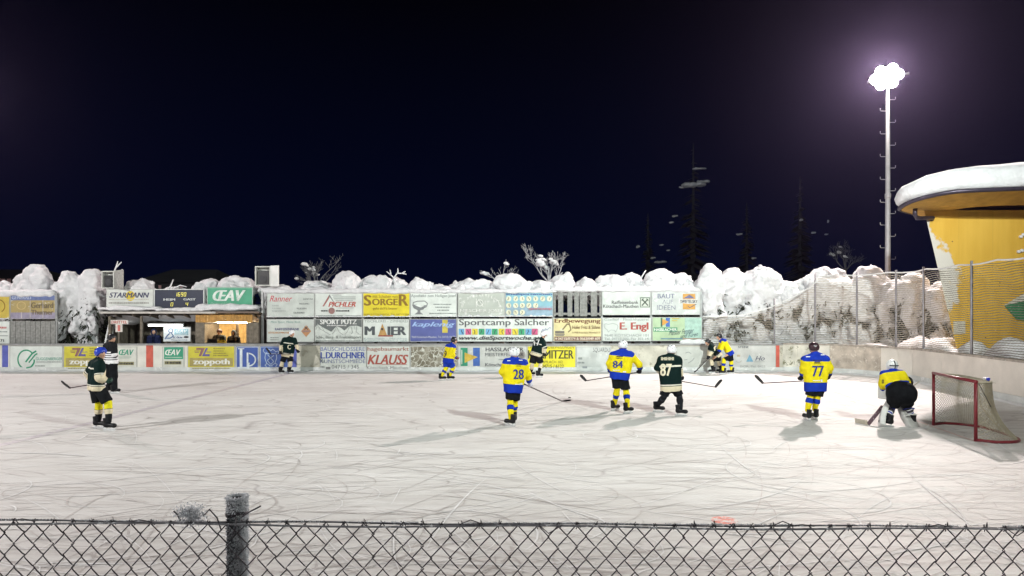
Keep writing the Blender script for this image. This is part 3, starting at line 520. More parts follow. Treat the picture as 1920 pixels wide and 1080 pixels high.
def cracked():
    m = bpy.data.materials.new('cracked_peeling_print'); m.use_nodes = True; t = m.node_tree; b = t.nodes['Principled BSDF']; b.inputs['Roughness'].default_value = 0.8
    c = t.nodes.new('ShaderNodeTexCoord'); n = t.nodes.new('ShaderNodeTexNoise'); n.inputs['Scale'].default_value = 3; n.inputs['Detail'].default_value = 5; t.links.new(c.outputs['Object'], n.inputs['Vector'])
    ad = t.nodes.new('ShaderNodeVectorMath'); ad.operation = 'ADD'; sc = t.nodes.new('ShaderNodeVectorMath'); sc.operation = 'SCALE'; sc.inputs['Scale'].default_value = 0.5
    t.links.new(n.outputs['Color'], sc.inputs[0]); t.links.new(c.outputs['Object'], ad.inputs[0]); t.links.new(sc.outputs[0], ad.inputs[1])
    v = t.nodes.new('ShaderNodeTexVoronoi'); v.feature = 'DISTANCE_TO_EDGE'; v.inputs['Scale'].default_value = 4.5; t.links.new(ad.outputs[0], v.inputs['Vector'])
    r = t.nodes.new('ShaderNodeValToRGB'); r.color_ramp.elements[0].color = (0.66, 0.66, 0.60, 1); r.color_ramp.elements[1].color = (0.17, 0.15, 0.11, 1); r.color_ramp.elements[0].position = 0.03; r.color_ramp.elements[1].position = 0.07
    t.links.new(v.outputs['Distance'], r.inputs[0])
    n2 = t.nodes.new('ShaderNodeTexNoise'); n2.inputs['Scale'].default_value = 2.2; t.links.new(c.outputs['Object'], n2.inputs['Vector'])
    mx = t.nodes.new('ShaderNodeMix'); mx.data_type = 'RGBA'; mp = t.nodes.new('ShaderNodeMapRange'); mp.inputs['From Min'].default_value = 0.45; mp.inputs['From Max'].default_value = 0.65; t.links.new(n2.outputs['Fac'], mp.inputs['Value'])
    t.links.new(mp.outputs[0], mx.inputs['Factor']); t.links.new(r.outputs[0], mx.inputs['A']); mx.inputs['B'].default_value = (0.34, 0.32, 0.26, 1); t.links.new(mx.outputs['Result'], b.inputs['Base Color']); return m
onb('brown cracked and peeling advert on the boards', 769.4, 858, (0.3, 0.28, 0.22), [], mat=cracked(), y0=649)
onb('grey white advert on the boards with an amber triangle between green and blue bars', 858.4, 988, (0.50, 0.51, 0.49), [('r', 863.5, 652, 876.8, 686.3, (0.03, 0.24, 0.14)), ('r', 887, 652, 899.7, 686.3, (0.05, 0.12, 0.38)), ('p', [(871.2, 661), (896, 669.5), (871.2, 680.5)], (0.55, 0.38, 0.06)), ('r', 864.5, 656, 867, 683, (0.4, 0.5, 0.42)), ('t', 'HASSLACHER', 910.5, 651.6, 981.5, 658.8, (0.07, 0.07, 0.08), {'b': 0.015}), ('t', 'MEISTERFENSTER', 909.8, 661.6, 981.5, 668, (0.08, 0.08, 0.09)), ('t', 'Kötschach', 909.8, 680.8, 951, 687, (0.10, 0.10, 0.11), {'b': 0.01}), micro(935, 970, 674, 2, GY, 7)], frost=0.58)
onb('bright yellow advert on the boards with tall black letters', 988.4, 1080, (0.70, 0.62, 0.03), [('t', 'TRANSP. & ERDBEWEGUNGEN', 990, 648.6, 1076, 653.6, (0.07, 0.06, 0.02)), ('t', 'KRAMITZER', 990, 656.6, 1075.5, 672.4, (0.05, 0.05, 0.02), {'b': 0.02}), ('t', 'WÜRMLACH 102', 1005, 675, 1055, 681.2, (0.10, 0.09, 0.02)), ('t', '04715 / 6122', 1016, 683.4, 1057, 690.2, (0.08, 0.07, 0.02), {'b': 0.01})], frost=0.76)
onb('pale peeling advert on the boards with broken black letters', 1080.4, 1146, (0.53, 0.55, 0.54), [('t', 'SQUARDO', 1112, 652, 1144, 661.5, (0.10, 0.10, 0.10), {'worn': 0.16}), micro(1084, 1092, 672, 4, GY, 3), micro(1083, 1096, 680, 3, GY, 5), ('r', 1092, 686.5, 1101, 690.5, (0.28, 0.3, 0.32))], frost=0.58, y0=650)
onb('bare pale panel on the boards with a few grey scribbles', 1268, 1345, (0.47, 0.49, 0.46), [('l', [(1285, 662), (1291, 660), (1296, 663)], 1.2, GY), ('l', [(1290, 681), (1298, 676), (1302, 671)], 1.1, GY), ('l', [(1283, 675), (1289, 674)], 1.1, GY), ('l', [(1318, 672), (1330, 671)], 1, GY), ('l', [(1316, 679), (1334, 678)], 0.8, GY)], frost=0.6, y0=650)
onb('pale advert on the boards with a small light blue triangle', 1345.4, 1454.6, (0.52, 0.53, 0.52), [('t', 'STEINE', 1384, 648.8, 1404, 652.8, (0.14, 0.15, 0.17), B_), ('p', [(1399, 678.2), (1405.8, 664.4), (1412.6, 678.2)], (0.16, 0.34, 0.48)), ('t', 'Ho', 1416, 667.4, 1434, 676.2, (0.10, 0.10, 0.14), {'s': 0.35, 'b': 0.01}), ('r', 1414, 678, 1434, 678.6, GY), ('t', 'DOR, Tel. 0425', 1388, 685, 1435, 689.6, (0.28, 0.29, 0.29)), ('r', 1382, 665, 1388, 669, (0.45, 0.38, 0.28)), ('l', ring(1385, 676, 5, 3.4, 10, 180, 360), 1.4, (0.4, 0.4, 0.36))], frost=0.6, y0=647.5)
# posts and rails carrying the upper boards
STEEL = pm('galvanised_steel', (0.33, 0.34, 0.34), 0.45, 0.2, 5, metal=0.4)
for i, x in enumerate((492, 590, 680, 769, 857.5, 947, 1037.5, 1128.4, 1220.8, 1314.5)):
    p = P(x, 640, Y1 + 0.10); z = CH - (545 - HZ) / F * Y1
    o = MB().box(p.x - 0.05, p.x + 0.05, Y1 + 0.075, Y1 + 0.165, -0.03, z).build('support_post', STEEL); tag(o, 'grey steel post holding up the two rows of adverts', 'post', 'posts behind the adverts')
# the grey end plate left of the boards and plank fence on the far left
t = thing('plank_fence', 'grey upright plank fence under the gold striped advert', 'fence', (P(61, 645, Y2).x, Y2, 0))
for i in range(9):
    a = P(19.6 + i * 9.4, 646.5, Y2); b = P(19.6 + (i + 1) * 9.4 - 0.5, 602 + R.uniform(-.5, .5), Y2)
    MB().box(a.x, b.x, Y2 + R.uniform(0, .012), Y2 + 0.03, 1.2, b.z).build('plank', SLAT, t)
a = P(19, 646, Y2); b = P(105, 602, Y2); MB().box(a.x, b.x, Y2 + 0.031, Y2 + 0.09, 1.35, 1.45).box(a.x, b.x, Y2 + 0.031, Y2 + 0.09, 2.0, 2.1).build('cross_rail', SLAT, t)
MB().box(b.x - 0.06, b.x + 0.03, Y2 + 0.03, Y2 + 0.12, -0.03, P(0, 552, Y1).z).build('fence_post', STEEL, t); MB().box(a.x - 0.06, a.x + 0.03, Y2 + 0.095, Y2 + 0.18, -0.03, P(0, 552, Y1).z).build('fence_post', STEEL, t)
# ---------------------------------------------------------------- snow shapes
def snow_blob(name, ells, parent, res=0.07, amp=0.10, freq=2.2, k=0.25, label=None, mat=None):
    """one lump of snow: smooth union of ellipsoids (centre, radii) roughened by noise"""
    lo = np.min([np.array(c) - np.array(r) for c, r in ells], 0) - 0.25; hi = np.max([np.array(c) + np.array(r) for c, r in ells], 0) + 0.25
    def fn(g):
        d = None
        for c, r in ells:
            e = sd_ell(g, c, r); d = e if d is None else smin(d, e, k)
        return d + amp * fbm(g * freq + 3.1, 3) + amp * 0.9 * vnoise(g * freq * 0.45 + 9.3)
    v, f = nets(fn, lo, hi, res)
    o = mesh_obj(name, v, f, mat or SNOW, parent, True)
    if label and parent is None: tag(o, *label)
    return o
NEEDLE = pm('spruce_needles_dark', (0.030, 0.036, 0.022), 0.8, 0.5, 4.0, col2=(0.55, 0.55, 0.56), thr=0.66)
TWIG = pm('twig_bark', (0.10, 0.075, 0.055), 0.8, 0.3, 8.0)
TWIGF = pm('frosted_twig', (0.34, 0.34, 0.36), 0.8, 0.3, 8.0)
def needles(name, parent, c, r, n, size=0.16, down=0.5, seed=1):
    """drooping sprays of needles spread through an ellipsoid"""
    q = np.random.default_rng(seed); d = q.normal(size=(n, 3)); d /= np.linalg.norm(d, axis=1)[:, None]; rad = q.random(n) ** 0.35
    p = np.array(c) + d * rad[:, None] * np.array(r)
    ax = d * np.array([1, 1, 0.4]) + np.array([0, 0, -down]) + q.normal(size=(n, 3)) * 0.35; ax /= np.linalg.norm(ax, axis=1)[:, None]
    sd = np.cross(ax, q.normal(size=(n, 3))); sd /= np.linalg.norm(sd, axis=1)[:, None]
    L = size * (0.6 + 0.9 * q.random(n))[:, None]; w = L * 0.16
    v = np.stack([p - sd * w, p + sd * w, p + ax * L + sd * w * 0.2, p + ax * L - sd * w * 0.2], 1).reshape(-1, 3)
    f = np.arange(4 * n).reshape(n, 4); return mesh_obj(name, v, f, NEEDLE, parent)
GAPS = []
def bush(x0, x1, top, Y=32.4, base=556, label='', seed=0, tall=False, low=None, nn=350):
    """a snow laden conifer: trunk, dark needle sprays and the snow lying on it"""
    r = random.Random(seed); a = P(x0, top, Y); b = P(x1, top, Y); w = (b.x - a.x) / 2; cx = (a.x + b.x) / 2; zt = a.z
    t = thing('snowy_spruce', label, 'snowy tree', (cx, Y, -0.03), 'snow covered conifers behind the rink')
    zb = P(0, base, Y).z
    MB().tube([(cx, Y, -0.03), (cx, Y, zt - 0.4)], [0.11, 0.03], 7).build('trunk', TWIG, t)
    h = max(zt - zb, 0.5)
    E = [((cx, Y, zt - h * 0.62), (w * 1.02, 0.75, h * 0.66))]
    for i in range(4): E.append(((cx + r.uniform(-.6, .6) * w, Y - r.uniform(0.1, 0.5), zt - h * r.uniform(0.45, 0.9)), (w * r.uniform(.35, .6), 0.4, h * r.uniform(.25, .42))))
    if tall:
        lowz = P(0, low or 640, Y).z; z = zb; k = 0
        while z > lowz:
            for sgn in (-1, 1):
                for _ in range(2):
                    rr = w * r.uniform(0.2, 0.5); E.append(((cx + sgn * w * r.uniform(.0, .95), Y - r.uniform(0.1, 0.6), z - r.uniform(0, .3)), (rr, 0.3, r.uniform(.25, .55))))
            z -= r.uniform(0.4, 0.55)
        needles('foliage', t, (cx, Y - 0.05, (zt - 0.8 + 0.6) / 2), (w * 1.15, 0.65, (zt - 1.2) / 2), nn * 2, 0.24, 0.9, seed)
        snow_blob('snow_load', E, t, 0.065, 0.28, 2.8, 0.12)
    else:
        needles('foliage', t, (cx, Y - 0.15, zb - 0.1), (w * 1.05, 0.55, 0.5), nn, 0.2, 0.6, seed)
        snow_blob('snow_load', E, t, 0.05, 0.24, 2.9, 0.2)
    return t
# row of rounded snow caps showing over the adverts
CAPS = [(245, 289, 528, 'snow dome above the sun disc advert beside the scoreboard'), (316, 346, 537, 'small snow dome behind the scoreboard'), (366, 411, 524, 'snow dome beside the green roof sign'), (408, 482, 519, 'wide snow mound above the green roof sign'),
        (496, 536, 532, 'low snow dome beneath the right loudspeaker box'), (560, 629, 530, 'long low snow bank above the red script advert'), (626, 677, 513, 'tall snow mound above the red roof peak advert'), (673, 737, 517, 'broad snow mound above the yellow shoe advert'),
        (728, 771, 523, 'snow mound with a frosted twig sticking out'), (766, 803, 523, 'round snow dome above the bowl and snake advert'), (811, 833, 533, 'tiny snow lump above the bowl and snake advert'), (844, 926, 524, 'long flat snow mound above the faded arch advert'),
        (922, 992, 517, 'snow mound in front of the bare tree'), (988, 1032, 526, 'low snow dome above the cream circles advert'), (1029, 1077, 515, 'round snow ball above the slatted gap'), (1077, 1116, 523, 'low snow hump beside the slatted gap'),
        (1108, 1182, 518, 'lumpy snow mound above the crossed beams advert'), (1166, 1207, 517, 'snow dome with a thin twig beside it'), (1203, 1268, 508, 'large snow mound above the orange square logo'), (1255, 1304, 511, 'snow mound with dark twigs above the orange square logo')]
for i, (x0, x1, tp, lb) in enumerate(CAPS): bush(x0, x1, tp, 32.3 + 0.25 * (i % 3), 553, lb + ' on a hedge conifer', 20 + i)
TALL = [(1306, 1354, 497, 31.9, 'spruce with a narrow pointed snow top beside the end of the adverts'), (1346, 1400, 507, 32.6, 'spruce with one wide smooth snow bulge behind the low net'), (1388, 1466, 505, 32.4, 'spruce with split snow lobes and brown gaps behind the net'),
        (1458, 1520, 525, 32.2, 'lower spruce under ragged snow between two taller ones'), (1500, 1602, 504, 31.9, 'broad spruce under a big snow hood at the red goal line stripe'), (1592, 1664, 501, 31.4, 'spruce with a round snow hood beside the lamp mast'), (1650, 1700, 530, 30.6, 'snow heaped spruce at the foot of the lamp mast'), (1690, 1742, 511, 29.4, 'spruce with a tall snow hood beside the yellow building'), (1735, 1790, 528, 28.3, 'spruce leaning snow against the yellow building')]
for i, (x0, x1, tp, Y, lb) in enumerate(TALL): bush(x0, x1, tp, Y, 575, lb, 60 + i, True, 652, 330)
LEFT = [(28, 106, 504, 32.6, 'big snow hooded spruce behind the gold striped advert'), (98, 168, 518, 32.3, 'spruce with hanging snow beside the plank fence'), (150, 196, 506, 32.5, 'spruce with a tall snow cone below the left loudspeaker box'), (-30, 30, 530, 32.8, 'spruce with a low snow hood above the plain yellow advert')]
for i, (x0, x1, tp, Y, lb) in enumerate(LEFT): bush(x0, x1, tp, Y, 590, lb, 80 + i, True, 625, 500)
E = []
for i in range(90): E.append(((P(500 + i * 9.1, 0, 32).x, 32.0 + R.uniform(-.25, .5), P(0, 549, 32).z + R.uniform(-.25, .12)), (R.uniform(.25, .5), .4, R.uniform(.2, .42))))
o = snow_blob('hedge_snow', E, None, 0.07, 0.2, 2.4, 0.12); tag(o, 'continuous bank of snow along the hedge behind the long advert row', 'snow bank')
# snow lying along the top edge of the advert rows and ledges
def ledge(label, x0, x1, y, Y, h, d=0.22, seed=1):
    r = random.Random(seed); a = P(x0, y, Y); b = P(x1, y, Y); E = []; x = a.x
    while x < b.x: E.append(((x, Y, a.z + 0.01), (r.uniform(.2, .45), d, h * r.uniform(.5, 1.25)))); x += r.uniform(.16, .32)
    o = snow_blob('ledge_snow', E, None, 0.05, 0.05, 5.0, 0.1); tag(o, label, 'snow', 'snow lying on ledges')
ledge('strip of snow along the top of the long advert row', 504, 1036, 547, Y1 + 0.13, 0.10, seed=3)
ledge('strip of snow along the top of the boards beside the slatted gap', 1040, 1312, 543.5, Y1 + 0.13, 0.12, seed=4)
ledge('snow piled on the top of the gold striped advert', -20, 104, 551, Y1 + 0.13, 0.16, seed=5)
ledge('small heap of snow at the end of the advert shelf', 1290, 1314, 643, YB + 0.14, 0.16, 0.1, seed=6)
# ---------------------------------------------------------------- bare trees, twigs
def grow(mb, p, d, L, r, depth, q, tips, spread=0.6):
    n = 3; pts = [Vector(p)]; rs = [r]; cur = Vector(d).normalized()
    for i in range(n):
        cur = (cur + Vector((q.uniform(-1, 1), q.uniform(-1, 1), q.uniform(-.3, .6))) * 0.22).normalized(); pts.append(pts[-1] + cur * L / n); rs.append(max(r * (1 - 0.45 * (i + 1) / n), 0.008))
    mb.tube(pts, rs, 4, cap=False)
    tips.append(pts[-1])
    if depth <= 0: return
    for i in range(q.choice((2, 3, 3))):
        k = q.randint(1, n); nd = (cur + Vector((q.uniform(-1, 1), q.uniform(-1, 1), q.uniform(-.5, .8))) * spread * 1.3).normalized()
        grow(mb, pts[k], nd, L * q.uniform(.55, .8), rs[k] * 0.7, depth - 1, q, tips, spread)
def bare_tree(label, x, y_base, Y, height, spread, depth, seed, clumps, stems=1, mat=None):
    q = random.Random(seed); b = P(x, y_base, Y); t = thing('bare_tree', label, 'tree', (b.x, Y, -0.03), 'leafless trees behind the snow')
    tr = MB().tube([(b.x, Y, -0.03), (b.x, Y, b.z)], [0.16, 0.11], 7); tr.build('trunk', TWIG, t)
    mb = MB(); tips = []
    for s in range(stems):
        a = (s - (stems - 1) / 2) * spread; grow(mb, (b.x, Y, b.z - 0.1), (a + q.uniform(-.2, .2), q.uniform(-.3, .3), 1.0), height * 0.42, 0.06, depth, q, tips, 0.6)
    mb.build('branches', mat or TWIGF, t, True)
    for i in range(clumps):
        c = q.choice(tips[:len(tips) // 2 + 3]); s = q.uniform(0.07, 0.17)
        if c.z > b.z + 0.1: snow_blob('snow_clump', [((c.x, c.y, c.z), (s * 1.3, s, s * 0.6)), ((c.x + s, c.y, c.z - s * .6), (s * .8, s * .7, s * .45))], t, 0.05, 0.10, 6.0, 0.05)
bare_tree('leafless bushy tree with grey snow clumps beside the right loudspeaker box', 592, 540, 37, 2.1, 0.55, 4, 5, 9, 5, pm('dark_twig', (0.12, 0.12, 0.13), 0.9, 0.3, 8))
bare_tree('wide leafless tree with frosted branches above the cream circles advert', 1030, 530, 36, 2.3, 0.8, 4, 15, 10, 4)
bare_tree('low leafless tree with frosted branches above the faded arch advert', 940, 532, 36.6, 1.5, 0.7, 3, 9, 3, 3)
bare_tree('dim leafless tree beyond the snow hoods near the lamp mast', 1585, 505, 52, 2.2, 0.6, 4, 21, 4, 4, pm('dark_twig', (0.12, 0.12, 0.13), 0.9, 0.3, 8))
def twig(label, pts, Y):
    mb = MB(); b = P(*pts[0][0], Y)
    for ln in pts: mb.tube([P(x, y, Y + 0.1 * i) for i, (x, y) in enumerate(ln)], [0.035] * (len(ln) - 1) + [0.02], 5)
    o = mb.build('frosted_twig', pm('rime_twig', (0.75, 0.76, 0.78), 0.8, 0.1, 9), smooth=True); tag(o, label, 'twig', 'frosted twigs poking out of the snow')
twig('frosted twig sticking out of snow above the yellow shoe advert', [[(742, 530), (738, 520), (725, 509)], [(738, 522), (745, 512), (762, 514)], [(746, 513), (746, 503)], [(733, 514), (731, 506)], [(753, 513), (760, 509)]], 31.9)
twig('forked frosted twig above the left loudspeaker box', [[(212, 514), (218, 500), (221, 490)], [(218, 502), (228, 491)], [(219, 512), (230, 505)]], 31.9)
twig('thin frosted twig above the scoreboard', [[(316, 543), (320, 536), (325, 524)], [(326, 541), (338, 535), (350, 538)]], 31.7)
twig('thin pale twig above the crossed beams advert', [[(1202, 522), (1206, 514), (1211, 507)], [(1206, 515), (1209, 509)]], 32.0)
# ---------------------------------------------------------------- dark forest slope with snow patches, dark houses
DARKN = pm('dark_spruce_needles', (0.012, 0.014, 0.022), 0.9, 0.4, 2)
DIMSNOW = pm('dimmed_spruce_snow', (0.30, 0.31, 0.34), 0.8, 0.1, 2)  # snow colour darkened so these patches look dimly lit
def far_spruce(label, x, top, Y, seed, clumps):
    q = random.Random(seed); p = P(x, top, Y); t = thing('distant_spruce', label, 'tree', (p.x, Y, -0.03), 'dark spruces on the slope')
    MB().tube([(p.x, Y, -0.03), (p.x, Y, p.z)], [0.3, 0.04], 6).build('trunk', DARKN, t)
    v, f = [], []
    for i in range(300):
        k = q.random() ** 0.6; rad = 0.15 + k * p.z * 0.20; a = q.uniform(0, 6.28); z = p.z * (1 - k) ; L = rad * q.uniform(.75, 1.1); d = Vector((math.cos(a), math.sin(a), -0.35)); s = Vector((-math.sin(a), math.cos(a), 0)) * 0.16 * (0.5 + k)
        c = Vector((p.x, Y, z)); b = len(v); v += [c - s, c + d * L * .6 - s * 1.8, c + d * L, c + d * L * .6 + s * 1.8, c + s]; f.append((b, b + 1, b + 2, b + 3, b + 4))
    mesh_obj('crown', v, f, DARKN, t)
    for (cx, cy, w, h) in clumps:
        c = P(cx, cy, Y); rad = 0.15 + (1 - c.z / p.z) * p.z * 0.2; sx = w / F * Y / 2; sz = h / F * Y / 2; yy = Y - max(0.2, math.sqrt(max(0.04, rad ** 2 - (c.x - p.x) ** 2)) * .8)
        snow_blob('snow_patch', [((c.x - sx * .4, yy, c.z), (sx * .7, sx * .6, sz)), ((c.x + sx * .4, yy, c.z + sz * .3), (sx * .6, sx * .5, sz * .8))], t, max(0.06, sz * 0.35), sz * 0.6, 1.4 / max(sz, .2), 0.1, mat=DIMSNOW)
far_spruce('tall dark spruce with a snowy crown behind the long advert row', 1300, 268, 62, 1, [(1298, 350, 44, 9), (1318, 342, 22, 7), (1280, 352, 14, 5), (1310, 318, 26, 4), (1265, 406, 12, 4), (1258, 418, 10, 4)])
far_spruce('dark spruce with faint snow flecks above the lumpy snow mound', 1215, 400, 70, 2, [(1238, 492, 22, 5), (1196, 463, 8, 5), (1240, 460, 10, 3), (1222, 485, 10, 4), (1252, 470, 8, 3)])
far_spruce('dark spruce with faint snow flecks beside the lamp mast', 1500, 330, 58, 3, [(1496, 415, 7, 5), (1551, 416, 5, 7), (1520, 438, 9, 4), (1548, 440, 8, 3)])
far_spruce('dark spruce with faint snow flecks above the split snow lobes', 1400, 380, 66, 4, [(1385, 440, 12, 4), (1408, 486, 10, 4)])
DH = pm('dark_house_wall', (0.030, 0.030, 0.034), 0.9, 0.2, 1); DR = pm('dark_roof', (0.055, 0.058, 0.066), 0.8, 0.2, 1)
def house(label, x0, x1, eave, ridge_y, Y, wins, hip=12):
    a = P(x0, eave, Y); b = P(x1, eave, Y); rz = P(0, ridge_y, Y).z; t = thing('house', label, 'house', ((a.x + b.x) / 2, Y + 4, -0.03), 'dark houses beyond the rink')
    MB().box(a.x, b.x, Y, Y + 8, -0.03, a.z).build('wall', DH, t)
    e = 0.5; w = MB()
    w.add([(a.x - e, Y - e, a.z), (b.x + e, Y - e, a.z), (b.x + e, Y + 8 + e, a.z), (a.x - e, Y + 8 + e, a.z), (a.x + hip * .05, Y + 4, rz), (b.x - hip * .05, Y + 4, rz)], [(0, 1, 5, 4), (1, 2, 5), (2, 3, 4, 5), (3, 0, 4), (3, 2, 1, 0)]); w.build('roof', DR, t)
    for (wx, wy, ww, wh) in wins:
        p = P(wx, wy, Y); MB().box(p.x - ww / F * Y / 2, p.x + ww / F * Y / 2, Y - 0.03, Y + 0.02, p.z - wh / F * Y / 2, p.z + wh / F * Y / 2).build('window', em('dim_window', (0.5, 0.3, 0.3), 0.03), t)
house('dark house with a hipped roof behind the scoreboard', 258, 392, 530, 500, 58, [(300, 538, 5, 6), (340, 538, 5, 6)], 20)
house('dark house with two dim windows behind the big snow hooded spruce', -90, 48, 521, 500, 60, [(5, 526, 9, 7), (17, 526, 7, 7)], 20)
# ---------------------------------------------------------------- the timekeeper's hut and penalty box
PLANK = pm('hut_plank_grey_brown', (0.17, 0.145, 0.115), 0.8, 0.35, 6, bump=0.2, col2=(0.26, 0.235, 0.20), thr=0.6)
DPL = pm('hut_plank_dark', (0.060, 0.048, 0.038), 0.85, 0.3, 6, bump=0.2)
WARM = pm('cabin_wood_orange', (0.42, 0.22, 0.05), 0.6, 0.25, 7, bump=0.1)
YH = 31.02; XL = P(203, 0, YH).x; XR = P(487, 0, YH).x; XM = P(370, 0, YH).x; YK = 33.3
hut = thing('timekeeper_hut', 'low wooden hut with an open bench bay and a lit cabin window behind the boards', 'hut', ((XL + XR) / 2, 32.2, -0.03))
MB().box(XL, XR, YH, YK, -0.03, 0.08).build('floor', DPL, hut)
n = 26
for i in range(n):
    x0 = XL + (XM - XL) * i / n; x1 = XL + (XM - XL) * (i + 1) / n - 0.012; MB().box(x0, x1, YK - 0.04 - R.uniform(0, .01), YK, 0.08, 2.35).build('plank', PLANK if i % 5 else DPL, hut)
for i in range(8): MB().box(XR - 0.05, XR, YH + i * 0.285, YH + i * 0.285 + 0.27, -0.03, 2.5 - i * .04).build('plank', DPL, hut)
for i in range(8): MB().box(XL, XL + 0.05, YH + i * 0.285, YH + i * 0.285 + 0.27, -0.03, 2.5 - i * .04).build('plank', PLANK, hut)
# lean-to roof sloping down to the back
zf, zk = 2.64, 2.22
rf = MB().add([(XL - .25, YH - .2, zf), (XR + .05, YH - .2, zf), (XR + .05, YK + .2, zk), (XL - .25, YK + .2, zk), (XL - .25, YH - .2, zf + .06), (XR + .05, YH - .2, zf + .06), (XR + .05, YK + .2, zk + .06), (XL - .25, YK + .2, zk + .06)], [(0, 3, 2, 1), (4, 5, 6, 7), (0, 1, 5, 4), (1, 2, 6, 5), (2, 3, 7, 6), (3, 0, 4, 7)]).build('roof', DPL, hut)
MB().box(XL - .27, P(408, 0, YH).x, YH - .235, YH - .201, zf - 0.02, zf + 0.07).build('eave_board', pm('eave_pale', (0.50, 0.47, 0.44), 0.7, 0.2, 5), rf)
MB().box(P(408, 0, YH).x + .01, XR + .06, YH - .235, YH - .201, zf + 0.0, zf + 0.08).build('eave_board', pm('eave_dark', (0.16, 0.12, 0.10), 0.7, 0.2, 5), rf)
for i in range(9):
    x = XL + 0.3 + i * 0.78
    MB().add([(x, YH, zf - .13), (x + .07, YH, zf - .13), (x + .07, YK, zk - .13), (x, YK, zk - .13), (x, YH, zf - .035), (x + .07, YH, zf - .035), (x + .07, YK, zk - .005), (x, YK, zk - .005)], [(0, 3, 2, 1), (4, 5, 6, 7), (0, 1, 5, 4), (1, 2, 6, 5), (2, 3, 7, 6), (3, 0, 4, 7)]).build('rafter', PLANK, rf)
for x in (203, 262, 366): p = P(x, 0, YH); MB().box(p.x, p.x + .09, YH + .02, YH + .11, 0.08, zf - .14).build('post', PLANK, hut)
# cabin with the window
wa, wb = P(381, 643, YH), P(464, 605, YH); ca = P(369, 643, YH)
MB().box(ca.x, XR - .051, YH + .005, YH + .055, 0.08, wa.z).build('cabin_front', DPL, hut)
for x0, x1 in [(ca.x, ca.x + .14), (ca.x + .15, wa.x), (wb.x, wb.x + .25), (wb.x + .26, XR - .055)]: MB().box(x0, x1, YH + .005, YH + .055, wa.z + .002, wb.z).build('plank', PLANK, hut)
k = 19; x0 = P(367, 0, YH).x; x1 = P(474, 0, YH).x
for i in range(k): MB().box(x0 + (x1 - x0) * i / k, x0 + (x1 - x0) * (i + 1) / k - .01, YH - .02 - R.uniform(0, .008), YH + .02, P(0, 604, YH).z - R.uniform(0, .02), P(0, 590.5, YH).z).build('plank', WARM, hut)
MB().box(ca.x, ca.x + .05, YH + .06, YK, .08, 2.35).build('cabin_side', DPL, hut)
for i in range(14):
    u0 = ca.x + .06 + (XR - ca.x - .12) * i / 14; u1 = ca.x + .06 + (XR - ca.x - .12) * (i + 1) / 14 - .01
    MB().box(u0, u1, YK - .05, YK - .01, .08, 2.3).build('plank', pm('cabin_inside_pine', (0.62, 0.42, 0.18), 0.6, 0.2, 5) if i < 7 else pm('cabin_inside_white', (0.72, 0.66, 0.55), 0.6, 0.1, 5), hut)
fr_ = MB().box(wa.x - .02, wb.x + .02, YH - .01, YH + .04, wa.z - .07, wa.z - .002).box(wa.x - .02, wa.x + .06, YH - .01, YH + .04, wa.z, wb.z).box(wb.x - .05, wb.x + .02, YH - .01, YH + .04, wa.z, wb.z).box(wa.x + .061, wb.x - .051, YH - .01, YH + .04, wb.z - .05, wb.z).build('window_frame', PLANK, hut)
gl = bpy.data.materials.new('window_glass'); gl.use_nodes = True; gb = gl.node_tree.nodes['Principled BSDF']; gb.inputs['Transmission Weight'].default_value = 1.0; gb.inputs['Roughness'].default_value = 0.02; gb.inputs['IOR'].default_value = 1.1
MB().box(wa.x + .06, wb.x - .05, YH + .012, YH + .018, wa.z, wb.z - .05).build('pane', gl, fr_)
MB().box(ca.x + .1, XR - .1, YH + .25, YH + .75, 1.13, 1.17).build('desk', WARM, hut)
# lit fluorescent fitting under the bay roof and the cabin's ceiling lamp
def tube_lamp(label, x0, x1, y, Y, st, col):
    a = P(x0, y, Y); b = P(x1, y, Y); t = thing('strip_lamp', label, 'lamp', ((a.x + b.x) / 2, Y, a.z), 'lit strip lamps in the hut')
    MB().box(a.x, b.x, Y - .1, Y + .1, a.z + .05, a.z + .12).build('housing', pm('lamp_housing', (0.6, 0.6, 0.6), 0.5, 0.1, 4), t)
    MB().box(a.x + .04, b.x - .04, Y - .08, Y + .08, a.z - .01, a.z + .049).build('diffuser', em('lit_%d' % st, col, st), t)
tube_lamp('lit fluorescent strip lamp under the open bay roof', 278, 343, 611, 31.5, 7, (0.9, 1.0, 1.0))
tube_lamp('lit strip lamp glowing inside the timekeeper cabin', 408, 464, 606, 32.3, 480, (1.0, 0.82, 0.52))
